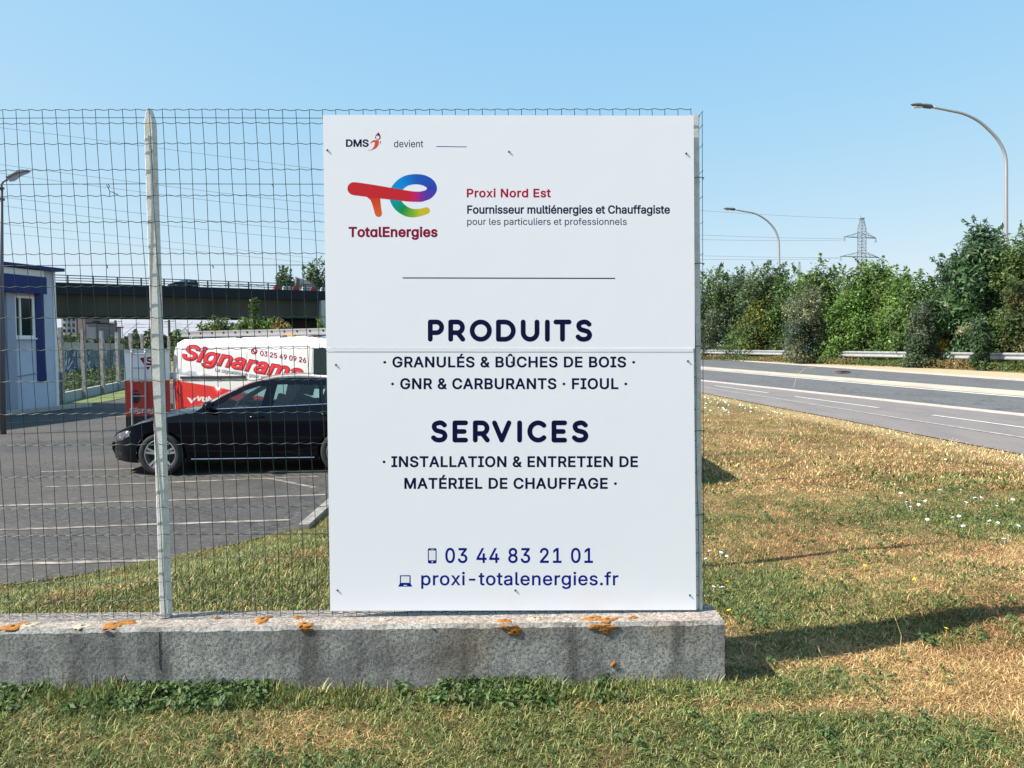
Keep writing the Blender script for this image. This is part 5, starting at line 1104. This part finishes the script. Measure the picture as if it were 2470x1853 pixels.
# graffiti wall beyond it
gw = thing('graffiti_wall', 'low wall with a white top band and scribbled graffiti behind the concrete posts', 'wall', (f0[0]-4, f0[1]+6, LOT_Z)); g0 = at(128, 860, 38); g1 = at(300, 860, 58); 
def gpt(s, z, o=0): p = g0+(g1-g0)*s; return np.array([p[0]+.95*o, p[1]+.31*o, LOT_Z+z])
zt_ = lambda: at(128, 825, 38)[2]-LOT_Z
H_ = zt_(); mb = MB(); mb.hexa([gpt(0, 0), gpt(1, 0), gpt(1, 0, -.4), gpt(0, 0, -.4), gpt(0, H_-.4), gpt(1, H_-.4), gpt(1, H_-.4, -.4), gpt(0, H_-.4, -.4)]); part('wall_face', mb, mat('dark painted wall', (.08, .10, .13), .8, var=(.13, .17, .22), vscale=.6), gw)
mb = MB(); mb.hexa([gpt(0, H_-.397, .03), gpt(1, H_-.397, .03), gpt(1, H_-.397, -.4), gpt(0, H_-.397, -.4), gpt(0, H_, .03), gpt(1, H_, .03), gpt(1, H_, -.4), gpt(0, H_, -.4)]); part('white_band', mb, M_vwhite, gw)
mb = MB(); rg = random.Random(4)
for k in range(46):
    s = rg.random()*.8; z = .3+rg.random()*(H_-.8); mb.tube([gpt(s+.012*i*rg.uniform(-.4, 1), z+rg.uniform(-.45, .45), .03) for i in range(5)], .03, 4)
part('graffiti', mb, mat('white spray paint', (.6, .62, .62), .7), gw)
def weedpt(s, rg): q = f0[None, :2]+fdir[None]*(s[:, None]*26)+np.array([[-.96, -.28]])*(.4+rg.random((len(s), 1))*3); return np.concatenate([q, np.full((len(s), 1), LOT_Z)], 1)
cover('tall_weeds', weedpt, 6000, .16, ((.05, .085, .03), (.09, .12, .04)), 13, 1.25)
M_gstrip = mat('mown grass', (.085, .13, .03), .95, var=(.14, .15, .04), vscale=2)
mb = MB(); P4 = [gz(146, 992, LOT_Z+.012), gz(230, 972, LOT_Z+.012), gz(315, 958, LOT_Z+.012), gz(318, 938, LOT_Z+.012), gz(230, 953, LOT_Z+.012), gz(146, 974, LOT_Z+.012)]; mb.add(P4, [tuple(range(6))]); single('grass_strip', mb, M_gstrip, kind='structure')
# bushes between the lot and the bridge
for px, top, wpx, D, n, sd, col, lb in ((520, 775, 110, 44, 3600, 41, (.060, .085, .026), 'round green bush showing over the van roof left of the tall sapling'), (610, 768, 130, 42, 4200, 42, (.055, .095, .024), 'wide green bush at the foot of the tall sapling'), (680, 775, 60, 43, 2200, 43, (.10, .085, .03), 'yellowish green bush right of the tall sapling'), (440, 800, 50, 60, 1400, 44, DK, 'small dark bush just right of the concrete post under the bridge'), (776, 776, 30, 60, 900, 45, BR, 'small bright bush beside the bridge pier')):
    b = at(px, 845, D); b[2] = LOT_Z; h = at(px, top, D)[2]-LOT_Z; shrub('shrub', lb, b, h, wpx/FPX*D/2*1.15, 1.2, col, n, .17, sd, shoots=8)
D = 40; b = at(616, 845, D); b[2] = LOT_Z; h = at(616, 722, D)[2]-LOT_Z; rg = np.random.default_rng(50); t = thing('sapling', 'slim tall sapling with light green leaves in front of the bridge beam', 'tree', tuple(b)); P = []; 
for k in range(46):
    q = .35+.65*k/45; a = k*2.4; ln = .55*(1.05-q)+.15; d = np.array([math.cos(a), math.sin(a)*.6, .25])
    for i in range(16): P.append(b+np.array([.03*math.sin(q*9), 0, h*q])+d*ln*rg.random()**.6+rg.normal(0, .05, 3))
for k in range(14):
    q = .3+.35*k/13; a = k*1.9
    for i in range(14): P.append(b+np.array([-.45, 0, h*q*.95])+np.array([math.cos(a), math.sin(a), .3])*.28*rg.random()+rg.normal(0, .05, 3))
P = np.array(P); N = rg.normal(0, .5, P.shape); N[:, 2] += 1; N /= np.linalg.norm(N, axis=1, keepdims=True); V, T, cc = leaves(P, N, .17, 2, np.array([.085, .14, .028])[None]*np.exp(rg.normal(0, .25, len(P)))[:, None], rg); fastpart('crown', V, T, M_leaf, t, cc)
mb = MB(); mb.tube([b, b+np.array([.03, 0, h*.5]), b+np.array([0, 0, h*.97])], [.05, .03, .008], 6); mb.tube([b+np.array([.01, 0, h*.2]), b+np.array([-.35, 0, h*.4]), b+np.array([-.45, 0, h*.62])], [.03, .02, .006], 5); part('trunk', mb, M_bark, t)
# the car crossing the bridge
c2 = copy_tree(car); c2['label'] = 'dark car driving over the road bridge, half hidden by the railing'; sc_ = s_of(460); p = bpnt(sc_, .02, 4.5); yaw = math.atan2(bu[1], bu[0]); c2.rotation_euler.z = yaw
cc_ = np.array([2.1*math.cos(yaw), 2.1*math.sin(yaw), 0]); c2.location = tuple(p-cc_); c2.rotation_euler = (0, math.asin(-bu[2]), yaw)
# ------------------------------------------------------------------ grass
M_grass = mat('grass blades', (.1, .15, .03), .6, spec=.25, attr=True, transl=.18)
def blades(name, n, sampler, hmin, hmax, wd, seed, flat=.5, gsh=0, gy=.28, patch=False):
    rg = np.random.default_rng(seed); x, y = sampler(rg, n); ok = ~inpoly(x, y, LOT) & ((x < ex(EDGE, y)+.06*rg.normal(size=len(x))) | (y < 5)); ok &= ~((y > WY-.004) & (y < WY+D_WALL) & (x < tr[0]+.004)); x, y = x[ok], y[ok]
    if patch: k = fbm(x*5, y*2, 91) > .42+.2*rg.random(len(x)); x, y = x[k], y[k]
    n = len(x); z = zg(x, y)-.004
    g = np.clip(green(x, y)+gsh, 0, 1); isg = rg.random(n) < np.clip((g-.20)*1.7, 0, 1); tall = .35+1.1*fbm(x*3, y*3, 51)+.35*(fbm(x*14, y*14, 52)-.4)
    h = (hmin+(hmax-hmin)*rg.random(n)**1.6)*tall*np.where(isg, 1, .85); w_ = wd*(.6+.8*rg.random(n))*np.where(isg, 1.15, .8)
    a = rg.random(n)*2*math.pi; ln = flat*(.3+1.1*rg.random(n))*np.where(isg, .85, 1.25)
    dx, dy = np.cos(a), np.sin(a); b = a+math.pi/2+rg.normal(0, .4, n); wx, wy = np.cos(b)*w_/2, np.sin(b)*w_/2
    p0 = np.stack([x, y, z], 1); W_ = np.stack([wx, wy, 0*wx], 1); m1 = p0+np.stack([dx*h*ln*.35, dy*h*ln*.35, h*.55/np.sqrt(1+ln**2*.3)], 1); m2 = p0+np.stack([dx*h*ln, dy*h*ln, h/np.sqrt(1+ln**2)], 1)
    V = np.stack([p0-W_, p0+W_, m1-W_*.8, m1+W_*.8, m2], 1).reshape(-1, 3); i = np.arange(n)*5
    T = np.stack([np.stack([i, i+1, i+3], 1), np.stack([i, i+3, i+2], 1), np.stack([i+2, i+3, i+4], 1)], 1).reshape(-1, 3)
    gA = np.array([.165, .195, .052]); gB = np.array([.075, .115, .034]); gC = np.array([.29, .265, .11]); u = rg.random((n, 1)); k = fbm(x*4, y*4, 61)[:, None]
    cg = gA*(1-u)+gB*u; cg = np.where(rg.random((n, 1)) < gy, gC, cg)*(.75+.5*k); cs = straw(x, y)*np.exp(rg.normal(0, .22, n))[:, None]
    cs = np.where(rg.random((n, 1)) < .12, cs*np.array([.62, .5, .45]), cs)
    C_ = np.where(isg[:, None], cg, cs)*np.exp(rg.normal(0, .30, n))[:, None]
    o = bpy.data.objects.new(name, fastmesh(name, V, T, M_grass, np.repeat(C_, 5, 0))); COL.objects.link(o); ROOT[o.name] = (0, 0, 0); tag(o, kind='stuff')
D_WALL = .19
def rect(x0, x1, y0, y1): return lambda rg, n: (x0+(x1-x0)*rg.random(n), y0+(y1-y0)*rg.random(n))
def fan(k0, k1, y0, y1, p=1.0):                          # samples thinning with distance, inside x between k0*y and k1*y
    def f(rg, n): u = rg.random(n); y = (y0**(-p)+u*(y1**(-p)-y0**(-p)))**(-1/p); return y*(k0+(k1-k0)*rg.random(n)), y
    return f
blades('front_grass', 170000, rect(-2.4, 2.6, 1.85, 2.9), .012, .044, .0028, 1, flat=1.25, gsh=.08)
blades('tall_front_grass', 9000, rect(-2.4, .85, 2.70, 2.875), .025, .080, .0040, 2, flat=.6, gsh=.18, patch=True)
blades('side_grass', 190000, fan(.20, .74, 2.7, 7.0, .5), .012, .042, .0038, 3, flat=1.25, gsh=-.07)
blades('edge_grass', 45000, fan(.74, 1.25, 2.0, 5.6, .5), .012, .042, .0045, 6, flat=.85)
blades('far_side_grass', 60000, fan(.12, .74, 6.5, 30, .7), .02, .06, .011, 4, flat=.9, gsh=-.06)
blades('bank_grass', 130000, fan(-.72, -.16, 3.06, 9.0, .5), .016, .052, .0045, 5, flat=1.0, gsh=.16, gy=.42)
# broad leaved weeds
def weeds(name, pts, seed, leaf, n=9):
    rg = np.random.default_rng(seed); P, N = [], []
    for x, y in pts:
        z = float(zg(x, y))
        for k in range(n): a = rg.random()*6.28; r = leaf*(.4+.5*rg.random()); P.append((x+math.cos(a)*r, y+math.sin(a)*r, z+.012+.03*rg.random())); v = np.array([math.cos(a)*.6+rg.normal()*.3, math.sin(a)*.6+rg.normal()*.3, .8]); N.append(v/np.linalg.norm(v))
    P, N = np.array(P), np.array(N); c = np.array([.075, .13, .036])[None]*np.exp(rg.normal(0, .3, len(P)))[:, None]; V, T, cc = leaves(P, N, leaf, 2.0, c, rg); o = bpy.data.objects.new(name, fastmesh(name, V, T, M_leaf, cc)); COL.objects.link(o); ROOT[o.name] = (0, 0, 0); tag(o, kind='stuff')
rg = np.random.default_rng(8); W1 = []
while len(W1) < 420:
    x, y = -2.3+3.1*rg.random(), 2.86-.20*rg.random()**1.8
    if fbm(x*3, 1.0, 71) > .40+.15*rg.random(): W1.append((x, y))
weeds('weeds_by_the_wall', W1, 9, .024)
W2 = []
while len(W2) < 1100:
    x, y = rg.uniform(-2.3, 4.5), rg.uniform(1.8, 7)
    if (y < 2.75 or x > .95) and x < .7*y and fbm(x*4.5, y*4.5, 81)+.3*float(green(x, y)) > .60+.12*rg.random(): W2.append((x, y))
weeds('clover', W2, 10, .019, 8)
# daisies: small white flower heads, each its own object
M_petal = mat('white petals', (.80, .80, .78), .6); M_yel = mat('yellow flower', (.70, .48, .02), .6)
def flower(M, r):
    mb = MB(); mb.tube([(0, 0, -.05), (.003, 0, 0)], .0012, 4); mb.lathe((.003, 0, 0), (.15, -.35, .93), [(0, .001), (.001, r*.5), (.004, r), (.006, r*.85), (.005, r*.3), (.009, .001)], 11); return mb
def flowers(pxs, M, r, name, label, cat, group, h=.03):
    first = None; rg = random.Random(3)
    for px, py in pxs:
        p = gz(px, py, .0)
        for _ in range(4): p = gz(px, py, float(zg(p[0], p[1]))+h)
        if first is None: first = o = single(name, flower(M, r), M, label, cat, group)
        else: o = first.copy(); COL.objects.link(o)
        s = rg.uniform(.75, 1.2); o.scale = (s, s, s); o.location = tuple(p); o.rotation_euler = (0, 0, rg.random()*6)
# seen right of the sign
near = [(1712, 1331), (1703, 1349), (1738, 1334), (1752, 1342), (1722, 1417), (1744, 1419), (2188, 1213), (2196, 1224), (2215, 1218), (2232, 1209), (2330, 1213), (2352, 1202), (2366, 1201), (2300, 1250), (2312, 1246), (2322, 1270), (2386, 1257), (2406, 1262), (2456, 1270), (2432, 1293), (2424, 1302), (2340, 1107), (2387, 1127), (2465, 1130), (2280, 1109), (2172, 1190), (2235, 1254), (2405, 1222), (2442, 1206), (2268, 1183), (2318, 1183)]
flowers(near, M_petal, .0125, 'daisy', 'small white daisy flower in the dry grass right of the sign', 'flower', 'daisies in the grass')
rr = random.Random(12); farp = []
while len(farp) < 75:
    px = 1699+rr.random()**1.3*200; e = 945+(px-1694)*.245; py = e+6+rr.random()**1.5*42
    if py < e+10+20*rr.random() or px < 1760: farp.append((px, py))
flowers(farp, M_petal, .018, 'daisy', 'small white daisy in the dense patch beside the cycle path, next to the sign', 'flower', 'daisies by the cycle path', .03)
flowers([(1757, 1404), (1760, 1473), (2085, 1366), (2205, 1397), (2283, 1518), (1710, 1467)], M_yel, .012, 'yellow_flower', 'tiny yellow flower in the grass right of the wall', 'flower', 'yellow flowers in the grass')
# dry stalks standing out of the turf by the wall's shadow and the kerb
M_stalk = mat('dry stalk', (.55, .42, .2), .8)
for px, py, hh, lb in ((2168, 1590, .16, 'thin dry grass stalk standing at the edge of the long shadow'), (1985, 1640, .11, 'short dry stalk in the shadow beside the wall end')):
    p = gz(px, py, .0); mb = MB(); mb.tube([p, p+np.array([.01, 0, hh*.6]), p+np.array([-.012, 0, hh])], [.0014, .0012, .0006], 4); mb.tube([p+np.array([-.012, 0, hh]), p+np.array([-.02, 0, hh+.02])], [.0025, .001], 4); single('dry_stalk', mb, M_stalk, lb, 'grass stalk', loc=tuple(p))
p = gz(1914, 935, .03); mb = MB(); mb.tube([p, p+np.array([.1, 0, .35]), p+np.array([.32, 0, .52]), p+np.array([.55, 0, .53])], [.005, .004, .004, .008], 5); single('dry_stalk', mb, M_stalk, 'bent dry grass stalk growing from the kerb between path and road', 'grass stalk', loc=tuple(p))
